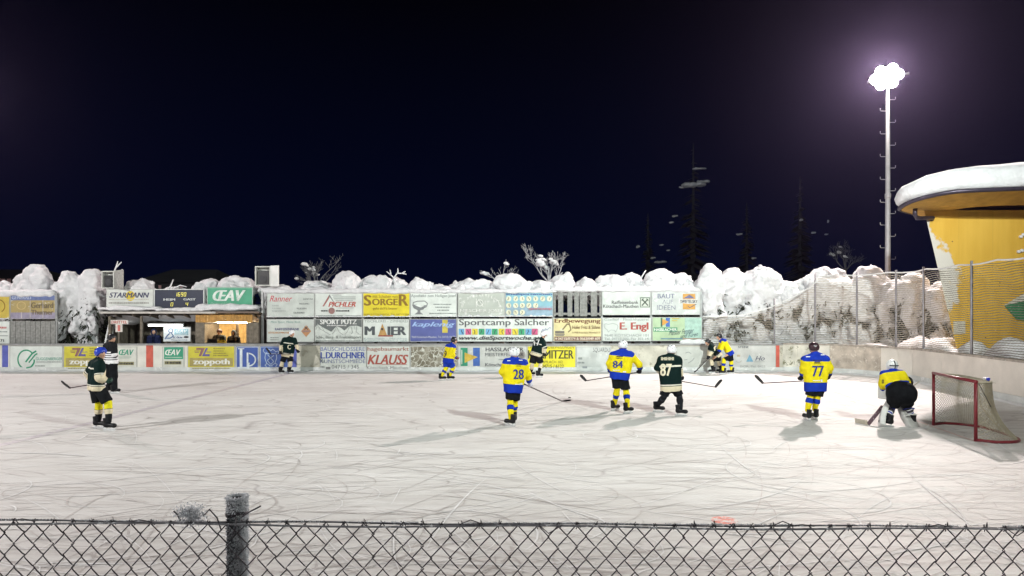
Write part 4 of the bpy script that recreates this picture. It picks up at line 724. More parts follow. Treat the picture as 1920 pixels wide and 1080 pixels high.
# things in the cabin and the bay
o = MB().box(*[P(389, 0, 31.3).x, P(407, 0, 31.3).x], 31.3, 31.34, 1.17, 1.47).box(P(394, 0, 31.3).x, P(402, 0, 31.3).x, 31.34, 31.42, 1.17, 1.3).build('monitor', pm('black_plastic', (0.02, 0.02, 0.022), 0.4, 0.1, 4)); tag(o, 'black monitor back on the cabin desk', 'monitor')
advert('white club sign with a blue skater drawing hanging in the open bay', 306, 613, 358, 640.5, 31.6, (0.74, 0.78, 0.80),
       [('r', 327, 616.5, 353, 628.5, (0.30, 0.50, 0.58)), ('t', 'ŒAV', 329, 617.8, 351, 624, (0.74, 0.78, 0.8), BI), ('r', 329, 626, 351, 627, (0.74, 0.78, 0.8)), ('l', ring(320, 620, 4, 4, 10), 1.4, (0.08, 0.14, 0.3)), ('l', [(318, 625), (313, 630), (309, 636)], 2, (0.08, 0.14, 0.3)), ('l', [(321, 624), (325, 630), (319, 634), (311, 634)], 1.8, (0.1, 0.18, 0.34)), ('t', 'EC ÖKAV', 325, 630.4, 342, 634.4, (0.05, 0.08, 0.2), B_), ('p', ring(349, 632, 5, 2, 8)[:-1], K), ('t', 'Wintersportclub', 321, 636.2, 351, 639, (0.05, 0.08, 0.2))], frost=0.8, name='hanging_sign', cat='sign')
dr = thing('period_sign', 'small white sign with red capitals and a card hanging below it', 'sign', (P(222, 0, 30.95).x, 30.95, 1.15))
a = P(207.5, 607.6, 30.93); b = P(240, 600, 30.93); MB().box(a.x, b.x, 30.93, 30.95, a.z, b.z).build('name_board', paint((0.66, 0.64, 0.6)), dr); text_on(dr, 'DRITTEL', 209, 601.4, 238.6, 606.6, 30.926, paint((0.45, 0.07, 0.06)), 0.02)
a = P(216.5, 622.5, 30.93); b = P(229.5, 607.8, 30.93); MB().box(a.x, b.x, 30.93, 30.95, a.z, b.z).build('number_card', paint((0.64, 0.60, 0.56)), dr); text_on(dr, '1', 220.5, 609.4, 225.5, 621, 30.926, paint((0.55, 0.16, 0.14)), 0.0)
MB().box(P(222, 0, 30.97).x, P(224, 0, 30.97).x, 30.955, 31.0, 1.15, P(0, 600, 30.97).z).build('post', PLANK, dr)
lad = thing('ladder', 'narrow white ladder leaning behind the boards beside the spruce', 'ladder', (P(200, 0, 31.1).x, 31.2, 0.0))
WHP = pm('white_painted_metal', (0.68, 0.70, 0.70), 0.5, 0.1, 4); p0, p1 = P(196.5, 647, 31.1), P(206, 603, 31.4); q0, q1 = P(206.5, 647, 31.1), P(215.5, 603, 31.4)
def low(p, q): d = q - p; return p - d * (p.z / d.z)
MB().bar(low(p0, p1), p1, .07, .05).build('rail', WHP, lad); MB().bar(low(q0, q1), q1, .07, .05).build('rail', WHP, lad)
for k in range(7):
    e = k / 6.5 + .03; MB().bar(low(p0, p1).lerp(p1, e), low(q0, q1).lerp(q1, e), .03, .03).build('rung', WHP, lad)
# signs and scoreboard on the hut roof
YS = 31.25
def legs(t, x0, x1, y, Y):
    for x in (x0 + 8, x1 - 8): p = P(x, y, Y); MB().box(p.x - .03, p.x + .03, Y + .04, Y + .1, 2.45, p.z + .4).build('leg', STEEL, t)
t = advert('white sign on the hut roof with black slanted letters over a yellow disc', 199, 542, 288, 580, YS, (0.64, 0.66, 0.63), [('p', ring(244.5, 555, 8.5, 9.5)[:-1], (0.66, 0.50, 0.04)), ('t', 'STARMANN', 204.5, 548.4, 280, 558.2, (0.06, 0.06, 0.12), BI), micro(204, 279, 561.4, 2, (0.5, 0.48, 0.42), 3), micro(204, 279, 568, 2.6, (0.30, 0.28, 0.26), 4)], name='roof_sign', cat='sign'); legs(t, 199, 288, 580, YS)
t = advert('green sign on the hut roof with white slanted letters', 387.5, 538, 474.5, 572.5, YS, (0.08, 0.36, 0.22), [('l', [(389.2, 540), (472.8, 540), (472.8, 571.5), (389.2, 571.5), (389.2, 540)], 0.7, (0.4, 0.6, 0.5)), ('t', 'ŒAV', 398.6, 544, 460.5, 564.5, (0.68, 0.74, 0.70), {'b': 0.035, 's': 0.3}), ('t', 'Österreichischer', 395, 566.4, 440, 570.5, (0.45, 0.6, 0.52)), ('l', [(446, 555), (443, 560), (448, 565)], .8, (0.3, 0.5, 0.4))], frost=0.74, name='roof_sign', cat='sign'); legs(t, 387.5, 474.5, 572, YS)
sb = thing('scoreboard', 'black electronic scoreboard with lit yellow digits on the hut roof', 'scoreboard', (P(335, 0, YS).x, YS, 2.6))
a = P(290.5, 578.5, YS); b = P(381.5, 543.5, YS); MB().box(a.x, b.x, YS, YS + .18, a.z, b.z).build('case', pm('scoreboard_navy', (0.012, 0.018, 0.045), 0.4, 0.2, 4), sb)
e = .035; MB().box(a.x - .02, b.x + .02, YS - .02, YS + .19, b.z + .001, b.z + e).box(a.x - .02, b.x + .02, YS - .02, YS + .19, a.z - e, a.z - .001).box(a.x - .04, a.x - .002, YS - .02, YS + .19, a.z - e, b.z + e).box(b.x + .002, b.x + .04, YS - .02, YS + .19, a.z - e, b.z + e).build('frame', WHP, sb)
SW = paint((0.60, 0.62, 0.64)); text_on(sb, 'HEIM', 306.5, 559.6, 328.5, 563.6, YS - .005, SW, .03); text_on(sb, 'GAST', 343.6, 559.2, 367, 563.2, YS - .005, SW, .03)
SEG = {'0': 'abcdef', '1': 'bc', '4': 'fgbc', '6': 'afgecd', '9': 'abcdfg', '5': 'afgcd'}
LED = em('led_yellow', (0.80, 0.72, 0.12), 0.9)
def digit(ch, x, y, w, h):
    mb = MB(); s = {'a': ((0, 0), (1, 0)), 'b': ((1, 0), (1, .5)), 'c': ((1, .5), (1, 1)), 'd': ((0, 1), (1, 1)), 'e': ((0, .5), (0, 1)), 'f': ((0, 0), (0, .5)), 'g': ((0, .5), (1, .5))}
    for k in SEG[ch]:
        (ax, ay), (bx, by) = s[k]; sk = lambda u, v: P(x + u * w + (1 - v) * 0.9, y + v * h, YS - .008)
        mb.bar(sk(ax, ay), sk(bx, by), 0.015, 0.01, up=(0, 1, 0))
    mb.build('digit', LED, sb)
for i, c in enumerate('1690'): digit(c, 328 + i * 5.6, 548.6, 3.2, 6.8)
digit('0', 320, 567.6, 3.6, 6.2); digit('4', 348, 567.2, 3.6, 6.2)
for x in (300, 372): p = P(x, 579, YS); MB().box(p.x - .03, p.x + .03, YS + .06, YS + .12, 2.5, p.z).build('leg', STEEL, sb)
ledge('snow lying along the hut roof edge in front of the left sign', 196, 300, 579, 31.02, 0.10, 0.2, 7); ledge('thin snow on the hut roof edge below the scoreboard', 300, 385, 581, 31.02, 0.05, 0.2, 8); ledge('lumpy snow bank in front of the green roof sign', 380, 484, 577, 31.04, 0.17, 0.2, 9)
E = []
for i in range(26): E.append(((XL + (XR - XL) * i / 25, 32.3 + R.uniform(-.2, .3), 2.62 + R.uniform(-.05, .1)), (.4, .8, R.uniform(.25, .5))))
o = snow_blob('roof_snow', E, None, 0.09, 0.12, 2.0, 0.2); tag(o, 'deep snow lying on the hut roof behind the signs', 'snow')
# loudspeaker boxes on poles
def speaker(label, x0, x1, y0, y1, xm, Y, door_out):
    a = P(x0, y1, Y); b = P(x1, y0, Y); m = P(xm, 0, Y).x; t = thing('loudspeaker_box', label, 'loudspeaker', ((a.x + m) / 2, Y, 0), 'loudspeaker boxes above the hut')
    WF = pm('box_frame_white', (0.60, 0.60, 0.57), 0.6, 0.15, 4, col2=(0.3, 0.29, 0.26), thr=.7); w = .05
    MB().box(a.x, m, Y + .3, Y + .33, a.z, b.z).box(a.x, a.x + w, Y, Y + .299, a.z, b.z).box(m - w, m, Y, Y + .299, a.z, b.z).box(a.x + w, m - w, Y, Y + .299, b.z - w, b.z).box(a.x + w, m - w, Y, Y + .299, a.z, a.z + w).build('cabinet', WF, t)
    sp_ = MB().box(a.x + .1, m - .1, Y + .08, Y + .28, a.z + w, b.z - .2).build('loudspeaker', pm('black_plastic', (0.02, 0.02, 0.022), 0.4, 0.1, 4), t)
    c = Vector(((a.x + m) / 2, Y + .075, a.z + .3)); MB().tube([c, c + Vector((0, -.02, 0))], .16, 16).build('cone', pm('speaker_cone', (0.05, 0.05, 0.055), 0.6, 0.1, 4), sp_)
    dy = door_out; MB().add([(m + .005, Y - .01, a.z - .03), (b.x, Y - dy, a.z - .03), (b.x, Y - dy, b.z + .02), (m + .005, Y - .01, b.z + .02), (m + .005, Y + .03, a.z - .03), (b.x, Y + .04 - dy, a.z - .03), (b.x, Y + .04 - dy, b.z + .02), (m + .005, Y + .03, b.z + .02)], [(0, 1, 2, 3), (7, 6, 5, 4), (0, 4, 5, 1), (1, 5, 6, 2), (2, 6, 7, 3), (3, 7, 4, 0)]).build('door', pm('door_lit_white', (0.80, 0.80, 0.78), 0.5, 0.05, 4) if dy < 0.5 else pm('door_grey_mesh', (0.33, 0.33, 0.31), 0.7, 0.3, 12), t)  # the less open door is coloured white for the lamplight falling on it
    MB().box((a.x + m) / 2 - .04, (a.x + m) / 2 + .04, Y + .34, Y + .42, -0.03, b.z - .1).box((a.x + m) / 2 - .02, (a.x + m) / 2 + .02, Y + .33, Y + .345, a.z + .1, a.z + .3).build('pole', STEEL, t)
speaker('open loudspeaker box with a grey door above the yellow disc sign', 190, 245, 508, 541, 214, 31.5, 0.6)
speaker('open loudspeaker box with a door coloured as brightly lit beside the green sign', 478, 526, 499, 536, 507, 31.5, 0.25)
# ---------------------------------------------------------------- protective netting on posts round the corner
def strands(name, lines, r, mat, parent, n=3):
    V, Fc = [], []; base = 0
    for ln in lines:
        p = np.asarray(ln, float); k = len(p); d = np.gradient(p, axis=0); d /= np.maximum(np.linalg.norm(d, axis=1), 1e-9)[:, None]
        ref = np.where(np.abs(d[:, 2:3]) > .9, np.array([[1., 0, 0]]), np.array([[0, 0, 1.]])); a = np.cross(d, ref); a /= np.maximum(np.linalg.norm(a, axis=1), 1e-9)[:, None]; b = np.cross(d, a)
        ring_ = [p + (a * math.cos(2 * math.pi * j / n) + b * math.sin(2 * math.pi * j / n)) * r for j in range(n)]
        V.append(np.stack(ring_, 1).reshape(-1, 3)); i = np.arange(k - 1)[:, None] * n; j = np.arange(n)[None]; j2 = (j + 1) % n
        Fc.append(np.stack([i + j, i + j2, i + n + j2, i + n + j], -1).reshape(-1, 4) + base); base += k * n
    return mesh_obj(name, np.concatenate(V), np.concatenate(Fc), mat, parent)
NETM = pm('net_cord_olive', (0.26, 0.24, 0.19), 0.8, 0.3, 3.0, col2=(0.6, 0.58, 0.55), thr=0.62)
NP = offset_path(0.16)[4:]
arc = [0.0]
for (x0, y0), (x1, y1) in zip(NP[:-1], NP[1:]): arc.append(arc[-1] + math.hypot(x1 - x0, y1 - y0))
NPx = np.array([p[0] for p in NP]); NPy = np.array([p[1] for p in NP]); arc = np.array(arc)
S0 = -3.55                                               # the net starts at the end of the adverts
def netxy(s): return (np.interp(s, arc, NPx) + np.minimum(s, 0), np.interp(s, arc, NPy))
def nettop(s):
    x, y = netxy(s); px = CX + F * x / y
    yy = np.interp(px, [1317, 1390, 1440, 1490, 1515, 1531], [594, 592, 578, 556, 541, 528]); z = CH - (yy - HZ) / F * y
    sag = 0.06 * np.abs(np.sin(s * 1.37)) 
    return np.where(px < 1531, z, np.minimum(4.32 - sag, 4.32))
net = thing('protective_netting', 'fine protective netting on tall thin posts round the rink corner', 'netting', (float(netxy(6.0)[0]), float(netxy(6.0)[1]), 1.2))
NS = 230; SS = np.linspace(S0, 16.5, NS); X_, Y_ = netxy(SS); TOP = nettop(SS); lines = []
z = 1.27; row = 0
while z < 4.32:
    seg = []
    for i in range(NS):
        wob = 0.005 * (1 if (i + row) % 2 else -1) + 0.03 * math.sin(SS[i] * 2.1 + row * .13) + 0.012 * math.sin(SS[i] * 5.3 + row * .5)
        if z < TOP[i] - 0.03: seg.append((X_[i], Y_[i], z + wob))
        else:
            if len(seg) > 2: lines.append(seg)
            seg = []
    if len(seg) > 2: lines.append(seg)
    z += 0.076; row += 1
o = strands('net', lines, 0.013, NETM, net); o['kind'] = 'stuff'
o = strands('top_cord', [[(X_[i], Y_[i], TOP[i]) for i in range(NS)]], 0.028, pm('frosted_cord', (0.7, 0.7, 0.7), .8, .1, 5), net, 5)
for px, zt in [(1453, 3.3), (1531, 4.42), (1608, 4.40), (1682, 4.40), (1732, 4.42), (1823, 4.40), (1946, 4.4)]:
    rat = (px - CX) / F; s = SS[np.argmin(np.abs(X_ / Y_ - rat))]; x, y = netxy(s)
    MB().tube([(x, y + .03, -0.03), (x, y + .03, zt)], .042, 8).build('post', pm('net_post_grey', (0.24, 0.23, 0.25), .5, .2, 5, col2=(.6, .6, .6), thr=.66), net, True)
# snow bank behind the corner boards
E = []
for s in np.arange(-3, 15, 0.55):
    x, y = netxy(s); x2, y2 = netxy(s + .3); tx, ty = x2 - x, y2 - y; L = math.hypot(tx, ty); E.append(((x - ty / L * .75, y + tx / L * .75, 0.6), (.7, .7, R.uniform(.6, 1.15))))
o = snow_blob('snow_bank', E, None, 0.12, 0.3, 1.5, 0.3); tag(o, 'bank of cleared snow behind the curved corner boards', 'snow bank')
# ---------------------------------------------------------------- yellow building with the snow covered roof
def wall_mat():
    m = bpy.data.materials.new('yellow_painted_wall'); m.use_nodes = True; t = m.node_tree; b = t.nodes['Principled BSDF']; b.inputs['Roughness'].default_value = 0.75
    N = t.nodes.new; L = t.links.new; c = N('ShaderNodeTexCoord')
    n = N('ShaderNodeTexNoise'); n.inputs['Scale'].default_value = 0.9; n.inputs['Detail'].default_value = 6; mp = N('ShaderNodeMapping'); mp.inputs['Scale'].default_value = (3, 1, .5); L(c.outputs['Object'], mp.inputs[0]); L(mp.outputs[0], n.inputs['Vector'])
    r = N('ShaderNodeValToRGB'); r.color_ramp.elements[0].color = (0.60, 0.35, 0.035, 1); r.color_ramp.elements[1].color = (0.67, 0.41, 0.055, 1); r.color_ramp.elements[0].position = .35; r.color_ramp.elements[1].position = .65; L(n.outputs['Fac'], r.inputs[0])
    # rime and plaster along the slanting free edge: distance from that edge in wall coordinates plus noise
    s = N('ShaderNodeSeparateXYZ'); L(c.outputs['Object'], s.inputs[0])
    def M(o, a, b_):
        q = N('ShaderNodeMath'); q.operation = o
        for i, w in enumerate((a, b_)):
            if isinstance(w, (int, float)): q.inputs[i].default_value = w
            else: L(w, q.inputs[i])
        return q.outputs[0]
    edge = M('SUBTRACT', M('ADD', s.outputs['X'], M('MULTIPLY', s.outputs['Z'], 0.235)), 0.24)           # metres from the edge (origin at its foot)
    n2 = N('ShaderNodeTexNoise'); n2.inputs['Scale'].default_value = 1.1; n2.inputs['Detail'].default_value = 7; n2.inputs['Roughness'].default_value = .6; L(c.outputs['Object'], n2.inputs['Vector'])
    lim = M('ADD', M('MULTIPLY', M('SUBTRACT', n2.outputs['Fac'], 0.48), 2.2), M('SUBTRACT', 0.72, M('MULTIPLY', M('ABSOLUTE', M('SUBTRACT', s.outputs['Z'], 4.2), 0.0), 0.45)))
    rime = N('ShaderNodeMapRange'); L(M('SUBTRACT', lim, edge), rime.inputs['Value']); rime.inputs['From Min'].default_value = -0.05; rime.inputs['From Max'].default_value = 0.06
    v = N('ShaderNodeTexVoronoi'); v.inputs['Scale'].default_value = 2.2; L(c.outputs['Object'], v.inputs['Vector']); dots = N('ShaderNodeMapRange'); L(v.outputs['Distance'], dots.inputs['Value']); dots.inputs['From Min'].default_value = 0.045; dots.inputs['From Max'].default_value = 0.06; dots.inputs['To Min'].default_value = 1; dots.inputs['To Max'].default_value = 0
    w = N('ShaderNodeMath'); w.operation = 'PINGPONG'; L(s.outputs['X'], w.inputs[0]); w.inputs[1].default_value = 0.62; jn = N('ShaderNodeMapRange'); L(w.outputs[0], jn.inputs['Value']); jn.inputs['From Min'].default_value = 0.0; jn.inputs['From Max'].default_value = 0.012; jn.inputs['To Min'].default_value = 0.35; jn.inputs['To Max'].default_value = 0
    x1 = N('ShaderNodeMix'); x1.data_type = 'RGBA'; L(jn.outputs[0], x1.inputs['Factor']); L(r.outputs[0], x1.inputs['A']); x1.inputs['B'].default_value = (0.3, 0.19, 0.04, 1)
    x2 = N('ShaderNodeMix'); x2.data_type = 'RGBA'; L(dots.outputs[0], x2.inputs['Factor']); L(x1.outputs['Result'], x2.inputs['A']); x2.inputs['B'].default_value = (0.10, 0.07, 0.03, 1)
    x3 = N('ShaderNodeMix'); x3.data_type = 'RGBA'; L(rime.outputs[0], x3.inputs['Factor']); L(x2.outputs['Result'], x3.inputs['A']); x3.inputs['B'].default_value = (0.62, 0.58, 0.53, 1)
    L(x3.outputs['Result'], b.inputs['Base Color'])
    bp = N('ShaderNodeBump'); bp.inputs['Strength'].default_value = .4; bp.inputs['Distance'].default_value = .03; L(rime.outputs[0], bp.inputs['Height']); L(bp.outputs[0], b.inputs['Normal']); return m
YW = 25.0; f0 = P(1798, 585, YW); foot = Vector((f0.x, YW, 1.0))          # foot of the slanting edge
ze = 6.42; xt = foot.x - (ze - 1.0) * 0.235
bd = thing('yellow_building', 'yellow building with a slanting wall and deep snow on its curved roof', 'building', (foot.x, YW, -0.03))
ORG[bd] = Vector((foot.x, YW, -0.03))
yw = wall_mat(); mb = MB(); low_x = foot.x + 1.03 * .235
# front wall and receding side wall
mb.add([(low_x, YW, -.03), (32, YW, -.03), (32, YW, ze), (xt, YW, ze), (xt + 8, YW + 9, ze), (low_x + 8, YW + 9, -.03), (32, YW + 9, -.03), (32, YW + 9, ze)], [(0, 1, 2, 3), (0, 3, 4, 5), (1, 6, 7, 2), (5, 4, 7, 6), (3, 2, 7, 4)]); mb.build('wall', yw, bd)
OUT = [(22.5, 33.0), (19.0, 29.5), (16.6, 27.2), (14.9, 25.6), (13.98, 24.7), (14.05, 23.95), (14.6, 23.4), (15.5, 23.05), (16.8, 22.9), (19, 22.7), (24, 22.3), (33, 21.8), (33, 33.0)]
def dense(o, st=0.25):
    r = []
    for (x0, y0), (x1, y1) in zip(o, o[1:] + o[:1]):
        n = max(1, int(math.hypot(x1 - x0, y1 - y0) / st)); r += [(x0 + (x1 - x0) * i / n, y0 + (y1 - y0) * i / n) for i in range(n)]
    a = np.array(r)
    for _ in range(3): a = 0.5 * a + 0.25 * np.roll(a, 1, 0) + 0.25 * np.roll(a, -1, 0)
    return a
oa = dense(OUT); cen = np.array([24.0, 26.5])
def zeave(q): return 6.40 + 0.020 * np.clip(q[:, 0] - 14.2, 0, 30) + 0.33 * np.clip((24.6 - q[:, 1]) / 1.4, 0, 1)
def loft(rings, name, mat, smooth=True, close=True):
    V = np.concatenate(rings); k = len(rings[0]); fs = []
    for i in range(len(rings) - 1):
        for j in range(k): j2 = (j + 1) % k; fs.append((i * k + j, i * k + j2, (i + 1) * k + j2, (i + 1) * k + j))
    if close: fs.append(tuple(range((len(rings) - 1) * k, len(rings) * k)))
    return mesh_obj(name, V, fs, mat, bd, smooth)
def inset(a, d): v = cen - a; return a + v / np.linalg.norm(v, axis=1)[:, None] * d
def zz(a, z): return np.column_stack([a, z])
z0 = zeave(oa)
SOF = pm('soffit_boards_ochre', (0.50, 0.29, 0.055), .7, .2, 3, bump=.1)
wallring = inset(oa, 2.2)
loft([zz(wallring, np.full(len(oa), 6.425)), zz(inset(oa, .1), z0 - .02), zz(oa, z0 - .02), zz(oa, z0 + .10), zz(inset(oa, .3), z0 + .12)], 'roof_slab', SOF, False)
gut = inset(oa, -0.09); GUT = pm('gutter_plum_metal', (0.055, 0.045, 0.065), .35, .2, 6, metal=.5, spec=.5)
v = []; fs = []; k = len(gut)
for j in range(k):
    for t_ in range(8):
        a = 2 * math.pi * t_ / 8; d = (gut[j] - cen) / np.linalg.norm(gut[j] - cen); v.append((gut[j][0] + d[0] * .085 * math.cos(a), gut[j][1] + d[1] * .085 * math.cos(a), z0[j] + .03 + .075 * math.sin(a)))
for j in range(k):
    for t_ in range(8): fs.append((j * 8 + t_, j * 8 + (t_ + 1) % 8, ((j + 1) % k) * 8 + (t_ + 1) % 8, ((j + 1) % k) * 8 + t_))
mesh_obj('gutter', v, fs, GUT, bd, True)
g = P(1716, 394, 24.6); w1 = Vector((xt + .25, YW - .12, 6.12)); MB().tube([(g.x, 24.6, 6.42), (g.x, 24.62, 6.22), (g.x + .1, 24.68, 6.08), w1, (w1.x + .02, YW - .02, 6.08)], .075, 8).build('downpipe', GUT, bd, True)
rs_ = []
for d, h, am in [(.05, .10, .02), (-.16, .16, .05), (-.26, .34, .08), (-.24, .55, .08), (-.08, .74, .07), (.25, .87, .06), (.9, .98, .06), (1.8, 1.08, .08), (3.2, 1.18, .1)]:
    a = inset(oa, d); z = zeave(oa) + h; nn = fbm(np.column_stack([a * 1.3, z * 1.3]), 3); dirv = (a - cen) / np.linalg.norm(a - cen, axis=1)[:, None]; rs_.append(zz(a + dirv * ((nn * 3.2 + fbm(np.column_stack([a * 4.1, z * 4.1]), 2) * 1.2) * am)[:, None], z + nn * am * 1.6))
loft(rs_, 'roof_snow', SNOW)
# notice and green panel on the wall behind the net
a = P(1788, 626, YW - .02); b = P(1810, 602, YW - .02); o = MB().box(a.x, b.x, YW - .025, YW - .003, a.z, b.z).build('notice', paint((0.56, 0.52, 0.44))); tag(o, 'small pale paper notice on the yellow wall', 'notice')
for i in range(4): pass
t = thing('wall_panel', 'green and white wedge shaped panel on the yellow wall', 'panel', (P(1915, 0, YW).x, YW - .05, P(0, 600, YW).z))
MB().poly([P(x, y, YW - .05) for x, y in [(1884, 573), (1930, 562), (1930, 602), (1908, 600)]], (0, .04, 0)).build('green_part', pm('panel_green', (0.04, 0.20, 0.09), .6, .2, 5), t)
MB().poly([P(x, y, YW - .06) for x, y in [(1884, 572.6), (1908, 558), (1930, 545), (1930, 561.6)]], (0, .05, 0)).build('white_part', paint((0.6, 0.57, 0.5)), t)
for x, y in [(1914, 444), (1910, 472), (1916, 470), (1919, 440)]:
    snow_blob('snow_lump', [(tuple(P(x, y, YW - .03)), (.07, .07, .06))], bd, .03, .02, 8)
# ---------------------------------------------------------------- floodlight masts
MASTM = pm('mast_galvanised', (0.46, 0.45, 0.47), .5, .1, 3, metal=.2)
HOUSE = pm('lamp_housing_grey', (0.25, 0.25, 0.26), .5, .1, 4)
def mast(label, p, aim, col, st, px=None):
    lamp = Vector(p); d = (Vector(aim) - lamp); d.z = 0; d.normalize(); base = lamp - d * .62; base.z = -0.03; s = Vector((-d.y, d.x, 0))
    t = thing('floodlight_mast', label, 'light mast', base, 'floodlight masts round the rink')
    MB().tube([base, base + Vector((0, 0, 6)), base + Vector((0, 0, lamp.z - .2))], [.16, .14, .085], 10).build('pole', MASTM, t, True)
    MB().tube([base + Vector((0, 0, 3.2)), base + Vector((0, 0, 3.5))], .175, 10).build('collar', MASTM, t, True); MB().tube([base + Vector((0, 0, 8.7)), base + Vector((0, 0, 8.95))], .155, 10).build('collar', MASTM, t, True)
    for k in range(9):
        for sg, off in ((1, 0.0), (-1, .6)):
            z = 4.3 + k * 1.2 + off
            if z < lamp.z - .7:
                q = base + Vector((sg * .10, 0, z)); MB().tube([q, q + Vector((sg * .26, 0, .0)), q + Vector((sg * .30, 0, .03)), q + Vector((sg * .30, 0, .14))], .018, 5).build('step_hook', MASTM, t, True)
    top = base + Vector((0, 0, lamp.z - .25)); MB().bar(top - s * 1.0 + Vector((0, 0, .1)), top + s * 1.0 + Vector((0, 0, .1)), .1, .1).build('cross_arm', MASTM, t)
    dn = (Vector(aim) - lamp).normalized(); up = s.cross(dn).normalized()
    if up.z < 0: up = -up
    for i, (u, w) in enumerate([(-.56, .0), (-.28, .36), (.28, .36), (.56, .0), (.28, -.36), (-.28, -.36), (0, 0)]):      # seven round floodlights
        c = top + s * u + d * .20 + Vector((0, 0, .1 + w)); n_ = 14; rim = [c + (s * math.cos(6.2832 * k_ / n_) + up * math.sin(6.2832 * k_ / n_)) * .27 for k_ in range(n_)]; bk_ = [x_ - dn * .26 + (c - x_) * .5 for x_ in rim]
        h = MB().add(rim + bk_, [tuple(range(n_, 2 * n_))] + [(k_, (k_ + 1) % n_, (k_ + 1) % n_ + n_, k_ + n_) for k_ in range(n_)]).build('floodlight', HOUSE, t)
        g1 = [c + (x_ - c) * .96 + dn * .004 for x_ in rim]; g2 = [c + (x_ - c) * .6 + dn * .05 for x_ in rim]
        MB().add(g1 + g2, [(k_, (k_ + 1) % n_, (k_ + 1) % n_ + n_, k_ + n_) for k_ in range(n_)] + [tuple(range(n_, 2 * n_))]).build('lit_glass', em('flood_glass_%d' % int(st), col, st), h)
        MB().bar(c - dn * .15, top + s * u * .9 + Vector((0, 0, .1)), .05, .05).build('bracket', MASTM, h)
LB = ['tall floodlight mast with step hooks shining beside the snowy roof', 'floodlight mast behind the terrace on the goal side', 'floodlight mast behind the terrace on the bench side', 'floodlight mast beyond the boards on the bench side']
for (p, a, c, w, vis, cone), lb in zip(FLOOD, LB): mast(lb, p, a, (1.0, .93, .82) if vis else c, 300 if vis else 60)
# the lamps sit just in front of their glasses
# ---------------------------------------------------------------- goal
GP0, GP1 = G(1750.5, 797.5), G(1829.5, 827.5)                # far and near post
GRED = pm('goal_red_paint', (0.17, 0.016, 0.024), .4, .2, 8, col2=(.5, .3, .28), thr=.68); GW = pm('goal_net_cord', (0.36, 0.33, 0.25), .8, .15, 6)
ax_ = (GP1 - GP0); gl_ = ax_.length; ax_.normalize(); bk = Vector((-ax_.y, ax_.x, 0));
if bk.x < 0: bk = -bk
gh = 1.24
goal = thing('hockey_goal', 'red framed ice hockey goal with a pale net', 'goal', (GP0 + GP1) / 2)
def gp(u, d, z): return GP0 + ax_ * (u * gl_) + bk * d + Vector((0, 0, z))
for u in (0, 1): MB().tube([gp(u, 0, 0.0), gp(u, 0, gh)], .034, 10).build('post', GRED, goal, True)
MB().tube([gp(-.016, 0, gh), gp(1.016, 0, gh)], .034, 10).build('crossbar', GRED, goal, True)
def dcurve(depth, flare, n=26):
    """plan of the net from far post round the back to near post"""
    out = []
    for i in range(n + 1):
        a = math.pi * i / n; u = .5 - .5 * (1 + 2 * flare) * math.copysign(abs(math.cos(a)) ** .55, math.cos(a)); d = depth * abs(math.sin(a)) ** .6
        fl = (u - .5) * 2; out.append((.5 + fl * .5 if d > .05 else round(u), d))
    return out
basec = dcurve(.98, .10); topc = dcurve(.46, 0.0)
MB().tube([gp(u, d, .03) for u, d in basec], .032, 8).build('base_frame', GRED, goal, True)
MB().tube([gp(u, d, gh - .02) for u, d in topc], .022, 8).build('top_frame', GW, goal, True)
bmid = [(.5, .46, gh - .02), (.5, .56, .6), (.5, .98, .05)]; MB().tube([gp(*q) for q in bmid], .022, 6).build('back_stay', GW, goal, True)
MB().tube([gp(1.004, .05, gh - .03), gp(1.006, .20, gh - .35), gp(1.008, .28, .72)], .007, 6).build('lacing', pm('black_lacing', (.04, .04, .04), .8, .1, 5), goal, True)
nu, nv = 54, 18; tu = np.linspace(0, 1, nu); tp = np.linspace(0, 1, len(basec))
bu = np.interp(tu, tp, [q[0] for q in basec]); bdp = np.interp(tu, tp, [q[1] for q in basec]); tu_ = np.interp(tu, tp, [q[0] for q in topc]); td = np.interp(tu, tp, [q[1] for q in topc])
def npt(i, j):
    k = j / (nv - 1); e = k ** 2.6; w = 0.02 * math.sin(i * .5 + j * .3); return gp(tu_[i] + (bu[i] - tu_[i]) * e, td[i] + (bdp[i] - td[i]) * e + w * (0 if td[i] < .04 else 1), (gh - .02) * (1 - k) + .03 * k)
GRID = [[npt(i, j) for j in range(nv)] for i in range(nu)]
ln = []
for i0 in range(-nv, nu):
    a = [GRID[i0 + j][j] for j in range(nv) if 0 <= i0 + j < nu]; b = [GRID[nu - 1 - i0 - j][j] for j in range(nv) if 0 <= i0 + j < nu]
    if len(a) > 1: ln += [a, b]
o = strands('net', [[tuple(q) for q in l_] for l_ in ln], .0058, GW, goal); o['kind'] = 'stuff'
ln = []
for i in range(1, 40):
    u = i / 40; dm = np.interp(u, [q[0] for q in topc], [q[1] for q in topc]); ln.append([tuple(gp(u, d_, gh - .02 - .03 * math.sin(3.1 * d_ / max(dm, .05)))) for d_ in np.linspace(0, max(dm, .05), 6)])
for j in range(1, 9): ln.append([tuple(gp(u, .46 * j / 9, gh - .03)) for u in np.linspace(.03, .97, 12)])
o = strands('top_net', ln, .0045, GW, goal); o['kind'] = 'stuff'
bt = thing('water_bottle', 'white water bottle with a blue cap lying on top of the goal', 'bottle', gp(.93, .32, gh))
MB().tube([gp(.85, .30, gh + .04), gp(.90, .31, gh + .04), gp(.905, .31, gh + .04)], [.036, .036, .02], 10).build('flask', paint((.75, .76, .76)), bt, True); MB().tube([gp(.906, .31, gh + .04), gp(.925, .315, gh + .04), gp(.935, .315, gh + .04)], [.034, .034, .014], 10).build('cap', pm('cap_blue', (.02, .04, .5), .4, .1, 5), bt, True)
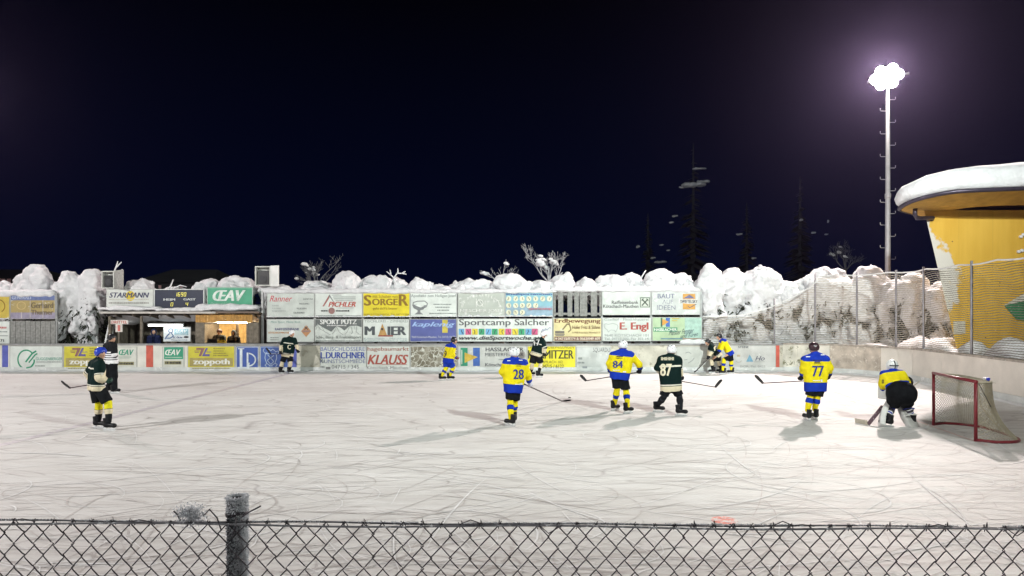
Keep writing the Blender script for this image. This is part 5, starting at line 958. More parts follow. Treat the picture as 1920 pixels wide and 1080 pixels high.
# ---------------------------------------------------------------- chain link fence in front of the camera
YF = 2.2; WIRE = pm('fence_wire_dark', (0.045, 0.038, 0.048), .45, .3, 20, col2=(.5, .5, .52), thr=.62); FROST = pm('hoar_frost', (.85, .87, .90), .6, .05, 20)
_t = FROST.node_tree; _tr = _t.nodes.new('ShaderNodeBsdfTranslucent'); _tr.inputs['Color'].default_value = (.9, .92, .95, 1); _mx = _t.nodes.new('ShaderNodeMixShader'); _mx.inputs[0].default_value = .35
_t.links.new(_t.nodes['Principled BSDF'].outputs[0], _mx.inputs[1]); _t.links.new(_tr.outputs[0], _mx.inputs[2]); _t.links.new(_mx.outputs[0], _t.nodes['Material Output'].inputs['Surface'])
pw, ph = .0625, .0735
def ftop(x): return P(960, 979.5 + (x / 1.65 + 1) * 6.2, YF).z
fence = thing('chain_link_fence', 'frosted dark chain link fence in front of the ice', 'fence', (0, YF, 0.98))
def wire_mesh():
    pts = []; n = 15
    for i in range(n):
        sg = 1 if i % 2 else -1; z = -i * ph / 2
        pts += [(sg * (pw / 4 - .0045), -.0028 * sg, z + .0065), (sg * (pw / 4 + .0020), .0, z), (sg * (pw / 4 - .0045), .0028 * sg, z - .0065)]
    mb = MB().tube(pts, .0021, 6); v = np.array([tuple(q) for q in mb.v]); me = bpy.data.meshes.new('wire'); me.from_pydata(v.tolist(), [], mb.f); me.materials.append(WIRE); me.polygons.foreach_set('use_smooth', np.ones(len(me.polygons), dtype=bool)); return me
wm = wire_mesh(); q = random.Random(4); x = -4.4; i = 0
while x < 4.7:
    o = bpy.data.objects.new('wire', wm); o.parent = fence; ORG[o] = ORG[fence]; COL.objects.link(o)
    o.location = (x + q.uniform(-.003, .003), 0, ftop(x) - .98 - (ph / 2 if 0 else 0) + .004 + q.uniform(-.004, .004)); o.rotation_euler = (q.uniform(-.012, .012), q.uniform(-.01, .01), math.pi * (i % 2) + q.uniform(-.05, .05)); o.scale = (1 + q.uniform(-.03, .03), 1, 1 + q.uniform(-.02, .02)); x += pw / 2; i += 1
strands('tension_wire', [[(xx, YF + .006, ftop(xx) + .004 + .003 * math.sin(xx * 7)) for xx in np.arange(-4.5, 4.76, .06)], [(xx, YF - .006, ftop(xx) - .001 + .004 * math.sin(xx * 5 + 1)) for xx in np.arange(-4.5, 4.76, .06)]], .0032, pm('tension_wire_frosted', (.22, .22, .24), .5, .3, 25, col2=(.7, .72, .75), thr=.56), fence, 6)
# twisted wire ends along the top
mb = MB(); x = -4.35
while x < 4.65:
    z = ftop(x) + .004; k = q.uniform(.006, .018); mb.tube([(x - .006, YF - .004, z - .012), (x + q.uniform(-.004, .004), YF - .005, z + k), (x + .008, YF + .004, z - .01)], .0019, 5)
    if q.random() < .16: mb.tube([(x, YF - .008, z + .004), (x + .03, YF - .012, z + q.uniform(.005, .02)), (x + .07, YF - .01, z + .003)], .0017, 5)
    if q.random() < .10: mb.tube([(x, YF - .008, z), (x + .03, YF - .012, z - q.uniform(.01, .03)), (x + .075, YF - .01, z + .003)], .0017, 5)
    x += pw * q.choice((1, 1, 1, 2))
o = mb.build('wire_ends', WIRE, fence, True); o['kind'] = 'stuff'
px_ = P(435, 0, YF).x; zt = P(0, 941, YF).z; pr = .031
MB().tube([(px_, YF + .04, .98), (px_, YF + .04, zt)], pr, 20).build('post', pm('fence_post_steel', (.075, .078, .088), .6, .3, 60, col2=(.5, .52, .55), thr=.52, bump=.4), fence, True)
for ox in (-3.0, 3.0): MB().tube([(px_ + ox, YF + .04, .98), (px_ + ox, YF + .04, zt)], pr, 20).build('post', MATS['fence_post_steel'], fence, True)
MB().tube([(px_, YF + .04, zt + .0005), (px_, YF + .04, zt + .002)], pr * .72, 16).build('post_end_shade', pm('post_end_shade_black', (.01, .01, .01), .9, .1, 5), fence)  # black disc on the closed end, coloured for the shade inside a tube
# tie wires round the post
mb = MB()
for dz, th in ((-.045, .0032), (-.052, .0026)):
    mb.tube([(px_ + (pr + .003) * math.cos(a), YF + .04 + (pr + .003) * math.sin(a), zt - .045 * (1 if th > .003 else 1.1) - .004 * math.sin(a * 2)) for a in np.linspace(0, 6.283, 17)], th, 5)
mb.tube([(px_ + .012, YF - .0, zt - .05), (px_ + .016, YF - .004, zt - .075), (px_ + .004, YF - .006, zt - .105)], .0026, 5); mb.tube([(px_ + .03, YF + .0, zt - .05), (px_ + .06, YF - .004, zt - .03), (px_ + .095, YF - .006, zt - .012)], .0026, 5)
mb.tube([(px_ - .09, YF - .004, zt - .045), (px_ - .07, YF - .006, zt - .022), (px_ - .045, YF - .006, zt - .05), (px_ - .032, YF - .006, zt - .09)], .0024, 5)
mb.tube([(px_ - .165, YF - .004, zt - .06), (px_ - .172, YF - .006, zt - .04), (px_ - .185, YF - .006, zt - .028)], .0026, 5)
mb.build('tie_wires', WIRE, fence, True)
# hoar frost crystals: tiny spikes on the post, the top wire and the mesh
def frost(name, pts, dirs, smin_, smax, seed):
    g = np.random.default_rng(seed); n = len(pts); p = np.asarray(pts, float); d = np.asarray(dirs, float) + g.normal(size=(n, 3)) * .55; d /= np.linalg.norm(d, axis=1)[:, None]
    a = np.cross(d, g.normal(size=(n, 3))); a /= np.linalg.norm(a, axis=1)[:, None]; b = np.cross(d, a); L = (smin_ + (smax - smin_) * g.random(n) ** 2)[:, None]; w = L * .32
    v = np.stack([p + a * w, p - a * w * .5 + b * w * .87, p - a * w * .5 - b * w * .87, p + d * L], 1).reshape(-1, 3); i = np.arange(n)[:, None] * 4
    f = np.concatenate([i + np.array([[0, 1, 3]]), i + np.array([[1, 2, 3]]), i + np.array([[2, 0, 3]])]); o = mesh_obj(name, v, f, FROST, fence); o['kind'] = 'stuff'
g = np.random.default_rng(2); n = 15000; a = g.random(n) * 6.283; side = np.where(g.random(n) < .72, g.normal(-.25, .6, n), a); z = zt - g.random(n) * .75
frost('post_frost', np.column_stack([px_ + pr * np.cos(side), YF + .04 + pr * np.sin(side), z]), np.column_stack([np.cos(side), np.sin(side), g.random(n) * .3]), .003, .010, 1)
a = g.random(900) * 6.283; frost('post_cap_frost', np.column_stack([px_ + pr * .92 * np.cos(a), YF + .04 + pr * .92 * np.sin(a), np.full(900, zt)]), np.column_stack([np.cos(a) * .6, np.sin(a) * .6, np.ones(900)]), .003, .016, 3)
n = 13000; xx = g.random(n) * 9.0 - 4.4; keep = vnoise(np.column_stack([xx * 9, xx * 0, xx * 0])) > -.12; xx = xx[keep]; zz_ = np.array([ftop(q_) for q_ in xx]) + .006
frost('wire_frost', np.column_stack([xx, np.full(len(xx), YF + .004), zz_]), np.column_stack([np.zeros(len(xx)), -.3 * np.ones(len(xx)), np.ones(len(xx))]), .002, .008, 4)
n = 900; c = np.array([px_ - .135, YF, ftop(px_) + .03]); pp = c + g.normal(size=(n, 3)) * np.array([.022, .006, .014]); frost('frost_tuft', pp, pp - c + np.array([0, 0, .01]), .004, .011, 5)
# ---------------------------------------------------------------- people
def cloth(name, torso, arm, rough=.75):
    """jersey material: colour bands along the torso (tt) and along the sleeve (ta) as sewn into the cloth"""
    m = bpy.data.materials.new(name); m.use_nodes = True; t = m.node_tree; b = t.nodes['Principled BSDF']; b.inputs['Roughness'].default_value = rough; b.inputs['Specular IOR Level'].default_value = .08
    def ramp(attr, stops):
        a = t.nodes.new('ShaderNodeAttribute'); a.attribute_name = attr; r = t.nodes.new('ShaderNodeValToRGB'); r.color_ramp.interpolation = 'CONSTANT'; el = r.color_ramp.elements
        while len(el) < len(stops): el.new(.5)
        for e, (p, c) in zip(el, stops): e.position = p; e.color = lin(c)
        t.links.new(a.outputs['Fac'], r.inputs[0]); return r.outputs[0]
    c = ramp('tt', torso)
    if arm:
        a = t.nodes.new('ShaderNodeAttribute'); a.attribute_name = 'arm'; g = t.nodes.new('ShaderNodeMath'); g.operation = 'GREATER_THAN'; g.inputs[1].default_value = .5; t.links.new(a.outputs['Fac'], g.inputs[0])
        x = t.nodes.new('ShaderNodeMix'); x.data_type = 'RGBA'; t.links.new(g.outputs[0], x.inputs['Factor']); t.links.new(c, x.inputs['A']); t.links.new(ramp('ta', arm), x.inputs['B']); c = x.outputs['Result']
    tcx = t.nodes.new('ShaderNodeTexCoord'); n = t.nodes.new('ShaderNodeTexNoise'); n.inputs['Scale'].default_value = 9; n.inputs['Detail'].default_value = 4; t.links.new(tcx.outputs['Object'], n.inputs['Vector'])
    mr = t.nodes.new('ShaderNodeMapRange'); mr.inputs['To Min'].default_value = .78; mr.inputs['To Max'].default_value = 1.16; t.links.new(n.outputs['Fac'], mr.inputs['Value'])
    y = t.nodes.new('ShaderNodeMix'); y.data_type = 'RGBA'; y.blend_type = 'MULTIPLY'; y.inputs['Factor'].default_value = 1; t.links.new(c, y.inputs['A']); t.links.new(mr.outputs[0], y.inputs['B']); t.links.new(y.outputs['Result'], b.inputs['Base Color'])
    bp = t.nodes.new('ShaderNodeBump'); bp.inputs['Strength'].default_value = .35; bp.inputs['Distance'].default_value = .03; t.links.new(n.outputs['Fac'], bp.inputs['Height']); t.links.new(bp.outputs[0], b.inputs['Normal'])
    return m
cY = (.72, .60, .012); cB = (.010, .035, .36); cG = (.004, .015, .014); cC = (.62, .55, .40); cW = (.66, .64, .56); cK = (.012, .013, .016); cWh = (.72, .72, .74)
J_Y = cloth('jersey_yellow_blue', [(0, cB), (.17, cY), (.74, cK), (.75, cB)], [(0, cY), (.80, cK), (.81, cB)])
J_G = cloth('jersey_dark_green', [(0, cG), (.26, cW), (.305, cG), (.80, cW), (.83, cG), (.85, cC)], [(0, cG), (.48, cW), (.53, cG), (.56, cC)])
J_R = cloth('referee_shirt', [(0, cK), (.42, cWh), (.48, cK), (.52, cWh), (.58, cK), (.62, cWh), (.68, cK), (.72, cWh), (.78, cK), (.82, cWh)], [(0, cK), (.5, cWh), (.6, cK), (.7, cWh)])
J_N = cloth('quilted_navy_jacket', [(0, (.010, .014, .045)), (.3, (.016, .021, .06)), (.34, (.010, .014, .045)), (.55, (.016, .021, .06)), (.6, (.010, .014, .045))], [(0, (.010, .014, .045))])
J_D = cloth('dark_jacket', [(0, (.02, .02, .025))], [(0, (.02, .02, .025))]); J_V = cloth('yellow_vest', [(0, (.03, .03, .03)), (.35, (.5, .42, .05))], [(0, (.03, .03, .03)), (.5, (.5, .42, .05))])
S_Y = cloth('socks_yellow_blue', [(0, cY), (.30, cK), (.32, cB), (.56, cK), (.58, cY)], None); S_G = cloth('socks_green', [(0, cC), (.34, cK), (.36, cC), (.55, cK)], None); S_GY = cloth('socks_taped', [(0, (.66, .60, .02)), (.24, cK), (.27, cC), (.56, cK)], None); S_K = cloth('socks_black', [(0, cK), (.05, (.03, .035, .045)), (.2, cK)], None)
S_77 = cloth('socks_blue_yellow', [(0, cY), (.10, cB), (.48, cY)], None); S_GO = cloth('socks_goalkeeper', [(0, cK), (.2, cWh), (.27, (.06, .055, .07)), (.5, cWh), (.56, cB), (.66, cWh), (.72, cK)], None)
BLK = pm('pants_black', (.009, .010, .012), .8, .4, 8, bump=.3, spec=.06); PBL = pm('pants_blue', (.012, .04, .34), .7, .25, 8, bump=.3, spec=.08); SKIN = pm('skin', (.50, .29, .20), .55, .1, 10)
HW = pm('helmet_white', (.74, .75, .78), .3, .05, 6, spec=.5); HK = pm('helmet_black', (.016, .016, .02), .3, .2, 6, spec=.5); HB = pm('helmet_blue', (.02, .05, .42), .3, .1, 6, spec=.5); HM = pm('helmet_black_maroon', (.03, .012, .018), .3, .5, 12, spec=.5)
GLK = pm('glove_black', (.010, .011, .015), .6, .3, 10, spec=.12); GLG = pm('glove_green', (.010, .045, .034), .6, .3, 10); GLW = pm('glove_white', (.62, .60, .68), .6, .2, 10); GLM = pm('glove_dark_maroon', (.10, .02, .04), .6, .3, 10)
BOOT = pm('skate_boot_black', (.010, .010, .012), .45, .3, 12, spec=.2); HOLD = pm('blade_holder', (.62, .63, .64), .4, .1, 8); STEELB = pm('blade_steel', (.7, .72, .74), .2, .05, 8, metal=.9); EYE = pm('eye_dark', (.02, .018, .015), .3, .1, 5); LIP = pm('lips', (.36, .15, .12), .5, .1, 5); PADW = pm('pad_white_leather', (.62, .63, .62), .5, .12, 6, bump=.1); PADG = pm('pad_grey', (.42, .42, .41), .6, .2, 6)
# one skate, shared by all skaters (toe towards +X, blade on the ice at z = 0)
def smesh(name, v, f, mat, smooth=True):
    me = bpy.data.meshes.new(name); me.from_pydata(np.asarray(v).tolist(), [], [tuple(int(q) for q in w) for w in f]); me.materials.append(mat); me.polygons.foreach_set('use_smooth', np.full(len(me.polygons), smooth)); return me
def bootfn(g): return smin(smin(sd_cap(g, (-.075, 0, .125), (.125, 0, .115), .052, .046), sd_cap(g, (-.06, 0, .13), (-.075, 0, .285), .056, .062, True), .04), sd_ell(g, (.13, 0, .112), (.06, .05, .045)), .03)
bv, bf = nets(bootfn, (-.2, -.12, .02), (.25, .12, .34), .014); SK_BOOT = smesh('skate', bv, bf, BOOT)
h_ = MB().box(-.10, -.05, -.018, .018, .03, .085).box(.07, .13, -.018, .018, .03, .08).box(-.13, .16, -.010, .010, .027, .045); SK_HOLD = smesh('blade_holder', h_.v, h_.f, HOLD, False)
h_ = MB().box(-.14, .16, -.004, .004, .0, .030).box(.16, .175, -.004, .004, .012, .034); SK_BLADE = smesh('blade', h_.v, h_.f, STEELB, False)
SHOE = None
def skate(par, x, y, yaw, z=0.0, k=1.0):
    og = ORG[par]; b = bpy.data.objects.new('skate', SK_BOOT); link(b, par); b.location = (x - og.x, y - og.y, z - og.z); b.rotation_euler = (0, 0, yaw); b.scale = (k, k, k)
    for n_, m_ in (('blade_holder', SK_HOLD), ('blade', SK_BLADE)): o = bpy.data.objects.new(n_, m_); link(o, b)
def bounds(pr, pad): return np.min([np.minimum(p[0], p[1]) - max(p[2], p[3]) for p in pr], 0) - pad, np.max([np.maximum(p[0], p[1]) + max(p[2], p[3]) for p in pr], 0) + pad
def A(v): return np.array(v, float)
def capset(pr, k):
    def fn(g):
        d = None
        for p in pr:
            e = sd_cap(g, p[0], p[1], p[2], p[3], len(p) > 4 and p[4]); d = e if d is None else smin(d, e, k)
        return d
    return fn
def attr(o, name, vals):
    a = o.data.attributes.new(name, 'FLOAT', 'POINT'); a.data.foreach_set('value', np.asarray(vals, dtype=np.float32))
def person(label, j, face, jersey, pants, sock, helmet, glove=GLK, look=None, number=None, yaws=None, cap=False, hands='stick', group=None, extra=None, skates=True, sock_attr=True, fat=1.0, hood=None, numcol=None, cage=False, long_trousers=False, base=None, hemx=None, bigp=1.0):
    """j: joints as (x, y, depth offset) read from the photograph at the skater's own distance; feet by their contact with the ice"""
    fl, fr = j['fl'], j['fr']; Yl = F * CH / (fl[1] - HZ) if base is None else base; Yr = F * CH / (fr[1] - HZ) if base is None else base; Y0 = (Yl + Yr) / 2
    J = {k: A(P(v[0], v[1], Y0 + (v[2] if len(v) > 2 else 0))) for k, v in j.items() if k not in ('fl', 'fr', 'al', 'ar')}
    zfl = 0.0 if base is None else 0.08
    al = A(P(j['al'][0], j['al'][1], Yl)); ar = A(P(j['ar'][0], j['ar'][1], Yr))
    if base is None:
        for a_ in (al, ar): a_[2] = max(.20, min(a_[2], .34))
    fdir = Vector((face[0], face[1], 0)).normalized(); f3 = A(fdir); side = A((fdir.y, -fdir.x, 0)); up = A((0, 0, 1))
    t = thing('person', label, 'person', ((al[0] + ar[0]) / 2, Y0, zfl), group)
    hipc = (J['hl'] + J['hr']) / 2; shc = (J['sl'] + J['sr']) / 2; tax = hipc - shc; tl = np.linalg.norm(tax); tax /= tl
    hc = J['h']; nk = J['n']
    s = fat
    # body: one continuous surface under the clothes
    pr = [(hc, hc + A((0, 0, .02)), .088, .088), (hc - up * .05 + f3 * .035, hc - up * .09 + f3 * .045, .055, .045), (hc - up * .06, nk - up * .02, .062, .066), (nk, shc + tax * .08, .058, .06), (J['sl'] + tax * .03, J['sr'] + tax * .03, .05, .05), (shc + tax * .08, hipc, .085, .09), (J['hl'], J['hr'], .08, .08)]
    for a, b in (('l', 'l'), ('r', 'r')):
        pr += [(J['s' + a], J['e' + a], .062, .05), (J['e' + a], J['w' + a], .05, .036)]
    pr += [(J['hl'], J['kl'], .095, .06), (J['hr'], J['kr'], .095, .06), (J['kl'], al, .055, .04), (J['kr'], ar, .055, .04)]
    lk = Vector((look[0], look[1], 0)).normalized() if look else fdir; l3 = A(lk); ls = A((lk.y, -lk.x, 0))
    pr[1] = (hc - up * .045 + l3 * .035, hc - up * .085 + l3 * .045, .055, .042)
    pr.append((hc + l3 * .085 - up * .01, hc + l3 * .104 - up * .038, .012, .017))            # nose
    lo, hi = bounds(pr, .06); v, f = nets(capset(pr, .035), lo, hi, .024); body = mesh_obj('body', v, f, SKIN, t, True)
    for sg in (-1, 1):
        c = hc + l3 * .082 + ls * sg * .034 + up * .012; v, f = nets(lambda g: sd_ell(g, c, (.014, .014, .010)), c - .03, c + .03, .007); mesh_obj('eye', v, f, EYE, body, True)
        c2 = hc + ls * sg * .092 - up * .015; v, f = nets(lambda g: sd_ell(g, c2, (.02, .02, .034)), c2 - .05, c2 + .05, .012); mesh_obj('ear', v, f, SKIN, body, True)
    c = hc + l3 * .088 - up * .062; MB().bar(c - ls * .024, c + ls * .024, .014, .010).build('mouth', LIP, body)
    # jersey
    hem = tl * 1.0 + (.02 if long_trousers else (.115 if hemx is None else hemx))
    he = lambda h: h + tax * .20
    tr = [(J['sl'] + tax * .03, he(J['hl']), .105 * s, .150 * s), (J['sr'] + tax * .03, he(J['hr']), .105 * s, .150 * s), (shc + tax * .08, hipc + tax * .2, .135 * s, .175 * s), (J['sl'], J['sr'], .095, .095), (nk - up * .01, J['sl'], .075, .09), (nk - up * .01, J['sr'], .075, .09)]
    arm = {a: [(J['s' + a], J['e' + a], .100 * s, .084 * s), (J['e' + a], J['w' + a] + (J['w' + a] - J['e' + a]) * .0, .084 * s, .070, True)] for a in 'lr'}
    allp = tr + arm['l'] + arm['r']; base_fn = capset(allp, .05)
    hemp = shc + tax * hem
    tfn = capset(tr, .05); afn = {a: capset(arm[a], .03) for a in 'lr'}
    def jf(g):
        dt = np.maximum(tfn(g), (g - hemp) @ tax); d = smin(smin(dt, afn['l'](g), .045), afn['r'](g), .045); return d + .020 * fbm(g * 6.0 + 5.0, 2) + .022 * vnoise(g * np.array([11., 11., 4.5]) + 2.0)
    lo, hi = bounds(allp, .06); v, f = nets(jf, lo, hi, .022); je = mesh_obj('jersey', v, f, jersey, t, True)
    attr(je, 'tt', np.clip(((v - (shc - tax * .11)) @ tax) / (hem + .11), 0, 1)); dl, drr, dt = afn['l'](v), afn['r'](v), tfn(v); isarm = (np.minimum(dl, drr) < dt + .012).astype(float)
    ta = np.zeros(len(v))
    for a, dd in (('l', dl), ('r', drr)):
        L1 = np.linalg.norm(J['e' + a] - J['s' + a]); L2 = np.linalg.norm(J['w' + a] - J['e' + a]); 
        u1 = np.clip(((v - J['s' + a]) @ (J['e' + a] - J['s' + a])) / L1 ** 2, 0, 1); u2 = np.clip(((v - J['e' + a]) @ (J['w' + a] - J['e' + a])) / L2 ** 2, 0, 1); val = (u1 * L1 * (u2 <= 0) + (L1 + u2 * L2) * (u2 > 0)) / (L1 + L2); mine = dd <= np.minimum(dl, drr) + 1e-6; ta[mine] = val[mine]
    isarm[ta < .10] = 0; attr(je, 'arm', isarm); attr(je, 'ta', ta)
    # pants
    pe = .93 if long_trousers else .86
    pp = [(J['hl'] - up * .0, J['hl'] + (J['kl'] - J['hl']) * pe, .125 * s * bigp, .122 * s, not long_trousers), (J['hr'], J['hr'] + (J['kr'] - J['hr']) * pe, .125 * s * bigp, .122 * s, not long_trousers), (J['hl'] + tax * .03, J['hr'] + tax * .03, .135 * s * bigp, .135 * s * bigp)]
    if long_trousers: pp += [(J['kl'], al + up * -.02, .105, .085), (J['kr'], ar - up * .02, .105, .085)]
    lo, hi = bounds(pp, .06); fn = capset(pp, .05); pc = hemp - tax * .07
    v, f = nets(lambda g: np.maximum(fn(g) + .018 * fbm(g * 5.0, 2), (pc - g) @ tax if bigp == 1.0 else -9.0), lo, hi, .022); mesh_obj('pants', v, f, pants, t, True)
    # socks over shin pads
    if sock is not None:
        for k_, a_ in (('kl', al), ('kr', ar)):
            kn = J[k_]; mid = kn + (a_ - kn) * .35; sp = [(kn - (a_ - kn) * .12, mid, .080, .084), (mid, a_, .084, .058)]; lo, hi = bounds(sp, .05); fn = capset(sp, .03); v, f = nets(lambda g: fn(g) + .010 * fbm(g * 8.0, 2), lo, hi, .018); so = mesh_obj('sock', v, f, sock, t, True); ld = a_ - kn; attr(so, 'tt', np.clip(((v - kn) @ ld) / (ld @ ld), 0, 1))
    # skates or boots
    ya = yaws or (math.atan2(face[1], face[0]),) * 2
    skate(t, al[0], Yl, ya[0], 0 if base is None else zfl - 0.0); skate(t, ar[0], Yr, ya[1], 0 if base is None else zfl)
    # helmet
    if helmet is not None:
        rr = .128; c = hc + up * .022 - l3 * .008
        def hf(g):
            q = g - c; e = sd_ell(g, c, (rr, rr, .128)); fwd = q @ l3; z_ = q[..., 2]
            cut = np.maximum(-z_ - .085 + np.clip(fwd, 0, 1) * .9, -z_ - .095); e2 = np.maximum(e, cut); rid = .006 * np.sin(np.arctan2(q @ ls, fwd) * 5) * (z_ > .02); return e2 - rid
        v, f = nets(hf, c - .18, c + .18, .013); hm = mesh_obj('helmet', v, f, helmet, t, True)
        if not cap:
            vt = MB()
            for az, el in ((2.5, .5), (-2.5, .5), (1.9, .75), (-1.9, .75), (2.9, .95), (-2.9, .95), (3.14, .2)):
                dv = l3 * math.cos(az) * math.cos(el) + ls * math.sin(az) * math.cos(el) + up * math.sin(el); dv2 = l3 * math.cos(az) * math.cos(el + .22) + ls * math.sin(az) * math.cos(el + .22) + up * math.sin(el + .22); vt.tube([c + dv * (rr + .002), c + dv2 * (rr + .002)], .009, 5)
            vo = vt.build('vents', HK if helmet is not HK else GLK, hm); vo['kind'] = 'stuff'
            st = MB(); 
            for sg in (-1, 1): st.tube([c + ls * sg * .115 - up * .05, hc + ls * sg * .085 - up * .08 + l3 * .02, hc + l3 * .05 - up * .135], .008, 5)
            st.build('chin_strap', HK, hm, True)
        if cage:
            st = MB(); 
            for z_ in (-.01, -.04, -.07, -.10): st.tube([hc + ls * .10 + up * z_ + l3 * .03, hc + ls * .07 + l3 * .11 + up * z_, hc + l3 * .14 + up * z_, hc - ls * .07 + l3 * .11 + up * z_, hc - ls * .10 + up * z_ + l3 * .03], .005, 5)
            for q_ in (-.06, 0, .06): st.tube([hc + ls * q_ + l3 * .125 + up * .0, hc + ls * q_ + l3 * .13 - up * .11], .005, 5)
            st.build('face_cage', STEELB, hm, True)
        if cap: pass
    if hood is not None:
        def hd(g):
            e = smin(sd_ell(g, hc + up * .01 - l3 * .015, (.128, .128, .145)), sd_cap(g, hc - up * .08, nk - up * .03, .105, .12), .05); return np.maximum(e, -sd_ell(g, hc + l3 * .10 - up * .015, (.085, .085, .095)))
        v, f = nets(hd, np.minimum(hc, nk) - .25, hc + .25, .018); mesh_obj('hood', v, f, hood, t, True)
    # gloves: cuff, palm, four curled fingers and a thumb
    for a in 'lr':
        if glove is None: break
        w = J['w' + a]; d = w - J['e' + a]; d /= np.linalg.norm(d); g_ = J.get('g' + a); 
        if g_ is not None: d = g_ - w; d /= np.linalg.norm(d)
        sx = A(j['stick'][1]) if 'stick' in j and False else np.cross(d, f3); 
        if np.linalg.norm(sx) < .2: sx = np.cross(d, side)
        sx /= np.linalg.norm(sx); nn_ = np.cross(sx, d); nn_ /= np.linalg.norm(nn_)
        if nn_ @ f3 < 0: nn_ = -nn_
        c = w + d * .075; gp_ = [(w - d * .045, w + d * .035, .066, .052), (c - sx * .026, c + sx * .026, .038, .038), (c - d * .02, c + d * .025, .042, .042)]
        fp = []
        for i, ln_ in enumerate((.034, .040, .038, .030)):
            o_ = sx * ((i - 1.5) * .026); b0 = c + d * .035 + o_; b1 = b0 + d * ln_ * .8 + nn_ * .022; b2 = b1 - d * ln_ * .35 + nn_ * .034; fp += [(b0, b1, .0175, .016), (b1, b2, .016, .0145)]
        th = c - sx * .045 - d * .01; fp += [(th, th - sx * .022 + d * .03 + nn_ * .018, .018, .016), (th - sx * .022 + d * .03 + nn_ * .018, th - sx * .008 + d * .055 + nn_ * .036, .016, .0145)]
        f1, f2 = capset(gp_, .02), capset(fp, .004); lo, hi = bounds(gp_ + fp, .03); v, f = nets(lambda g: smin(f1(g), f2(g), .008), lo, hi, .012); mesh_obj('glove', v, f, glove, t, True)
    dep = None
    if number:
        me = je.data; og = np.array(ORG[t]); vs = [Vector(og) + q.co for q in me.vertices]; bvh = BVHTree.FromPolygons(vs, [tuple(p.vertices) for p in me.polygons])
        eye = Vector((0, 0, CH))
        for (txt, x0, y0, x1, y1, mat, bold) in number:
            gv, gf = glyphs(txt, bold, 0.0); bm = bmesh.new(); bv_ = [bm.verts.new((q[0], q[1], q[2])) for q in gv]
            for q in gf:
                try: bm.faces.new([bv_[i] for i in q])
                except ValueError: pass
            bmesh.ops.subdivide_edges(bm, edges=[e for e in bm.edges if math.hypot((e.verts[0].co.x - e.verts[1].co.x) * (x1 - x0), (e.verts[0].co.y - e.verts[1].co.y) * (y1 - y0)) > 2.2], cuts=2, use_grid_fill=True); bmesh.ops.triangulate(bm, faces=bm.faces[:])
            bm.verts.ensure_lookup_table(); out = []; miss = False; last = None
            for q in bm.verts:
                tgt = P(x0 + (x1 - x0) * q.co.x, y1 + (y0 - y1) * q.co.y, Y0); dd = (tgt - eye).normalized(); h = bvh.ray_cast(eye, dd)
                if h[0] is None: out.append(None)
                else: out.append(h[0] - dd * (.012 + q.co.z))
            ok = [o_ is not None for o_ in out]; fs = [[v_.index for v_ in fc.verts] for fc in bm.faces]; fs = [q for q in fs if all(ok[i] for i in q)]; out = [o_ if o_ is not None else Vector(A(P(x0, y0, Y0))) for o_ in out]; bm.free()
            used = sorted({i for q in fs for i in q}); mp = {u_: k_ for k_, u_ in enumerate(used)}
            if fs: mesh_obj('lettering', [tuple(out[u_]) for u_ in used], [tuple(mp[i] for i in q) for q in fs], mat, je)
    return t, J, Y0, f3
NB = pm('number_blue', (.012, .03, .22), .7, .1, 8); NC = pm('number_cream', (.66, .60, .45), .7, .1, 8); NWt = pm('number_white', (.7, .7, .7), .7, .1, 8); NKk = pm('number_black', (.02, .02, .03), .7, .1, 8)
NOSE = None
SHAFT = pm('stick_shaft_dark', (.035, .016, .022), .45, .3, 14, col2=(.45, .40, .40), thr=.70); BLADE = pm('stick_blade_taped', (.012, .012, .014), .7, .2, 20); WOOD = pm('stick_pale_wood', (.50, .46, .38), .6, .2, 9)
def stick(label, butt, heel, tip, wide=.075, smat=SHAFT, bmat=BLADE):
    butt, heel, tip = Vector(butt), Vector(heel), Vector(tip); t = thing('hockey_stick', label, 'hockey stick', heel, 'hockey sticks held by skaters')
    MB().bar(butt, heel, .034, .022).build('shaft', smat, t); MB().bar(butt, butt.lerp(heel, .06), .040, .028).build('grip_tape', bmat, t)
    sd = (heel - butt).normalized(); bd_ = (tip - heel); n = 6; mb = MB(); upv = (-sd + sd.project(bd_)).normalized(); nrm = bd_.cross(upv).normalized(); rows = []
    for i in range(n + 1):
        k = i / n; c = heel - bd_ * .06 + bd_ * 1.06 * k + nrm * .03 * k * k; w = wide * (.75 + .3 * math.sin(min(k, .8) * 2.6)) * (.55 if i == n else 1); rows.append([c - upv * w * .35 + nrm * .006, c + upv * w * .65 + nrm * .006, c + upv * w * .65 - nrm * .006, c - upv * w * .35 - nrm * .006])
    mb.add([q for r_ in rows for q in r_], [(i * 4 + a, i * 4 + (a + 1) % 4, (i + 1) * 4 + (a + 1) % 4, (i + 1) * 4 + a) for i in range(n) for a in range(4)] + [(3, 2, 1, 0), (n * 4, n * 4 + 1, n * 4 + 2, n * 4 + 3)]); mb.build('blade', bmat, t); return t
# 1 green skater with the blue helmet, facing right
_, J, Y0, f3 = person('skater in dark green jersey and blue helmet standing with yellow taped shins', dict(h=(189, 662.5), n=(186, 673), sl=(177, 682, .22), sr=(187, 684, -.20), el=(165, 700, .32), wl=(172, 716, .36), er=(188, 708, -.26), wr=(197, 713, -.18), gr=(204, 714, -.16), hl=(178, 722, .10), hr=(183, 722, -.10), kl=(185, 760, .10), kr=(203, 759, -.08), al=(185, 788), ar=(204, 790), fl=(187, 803), fr=(206, 807)),
    (1, .1), J_G, BLK, S_GY, HB, GLG, look=(1, -.25), yaws=(-.05, -.12), number=[('A', 189.5, 699, 193, 704, NWt, .01)], fat=1.04)
stick('dark stick held level behind the skater with the blue helmet', P(206, 715, Y0 - .12), P(131, 727.5, Y0 + .42), P(113, 716.5, Y0 + .40))
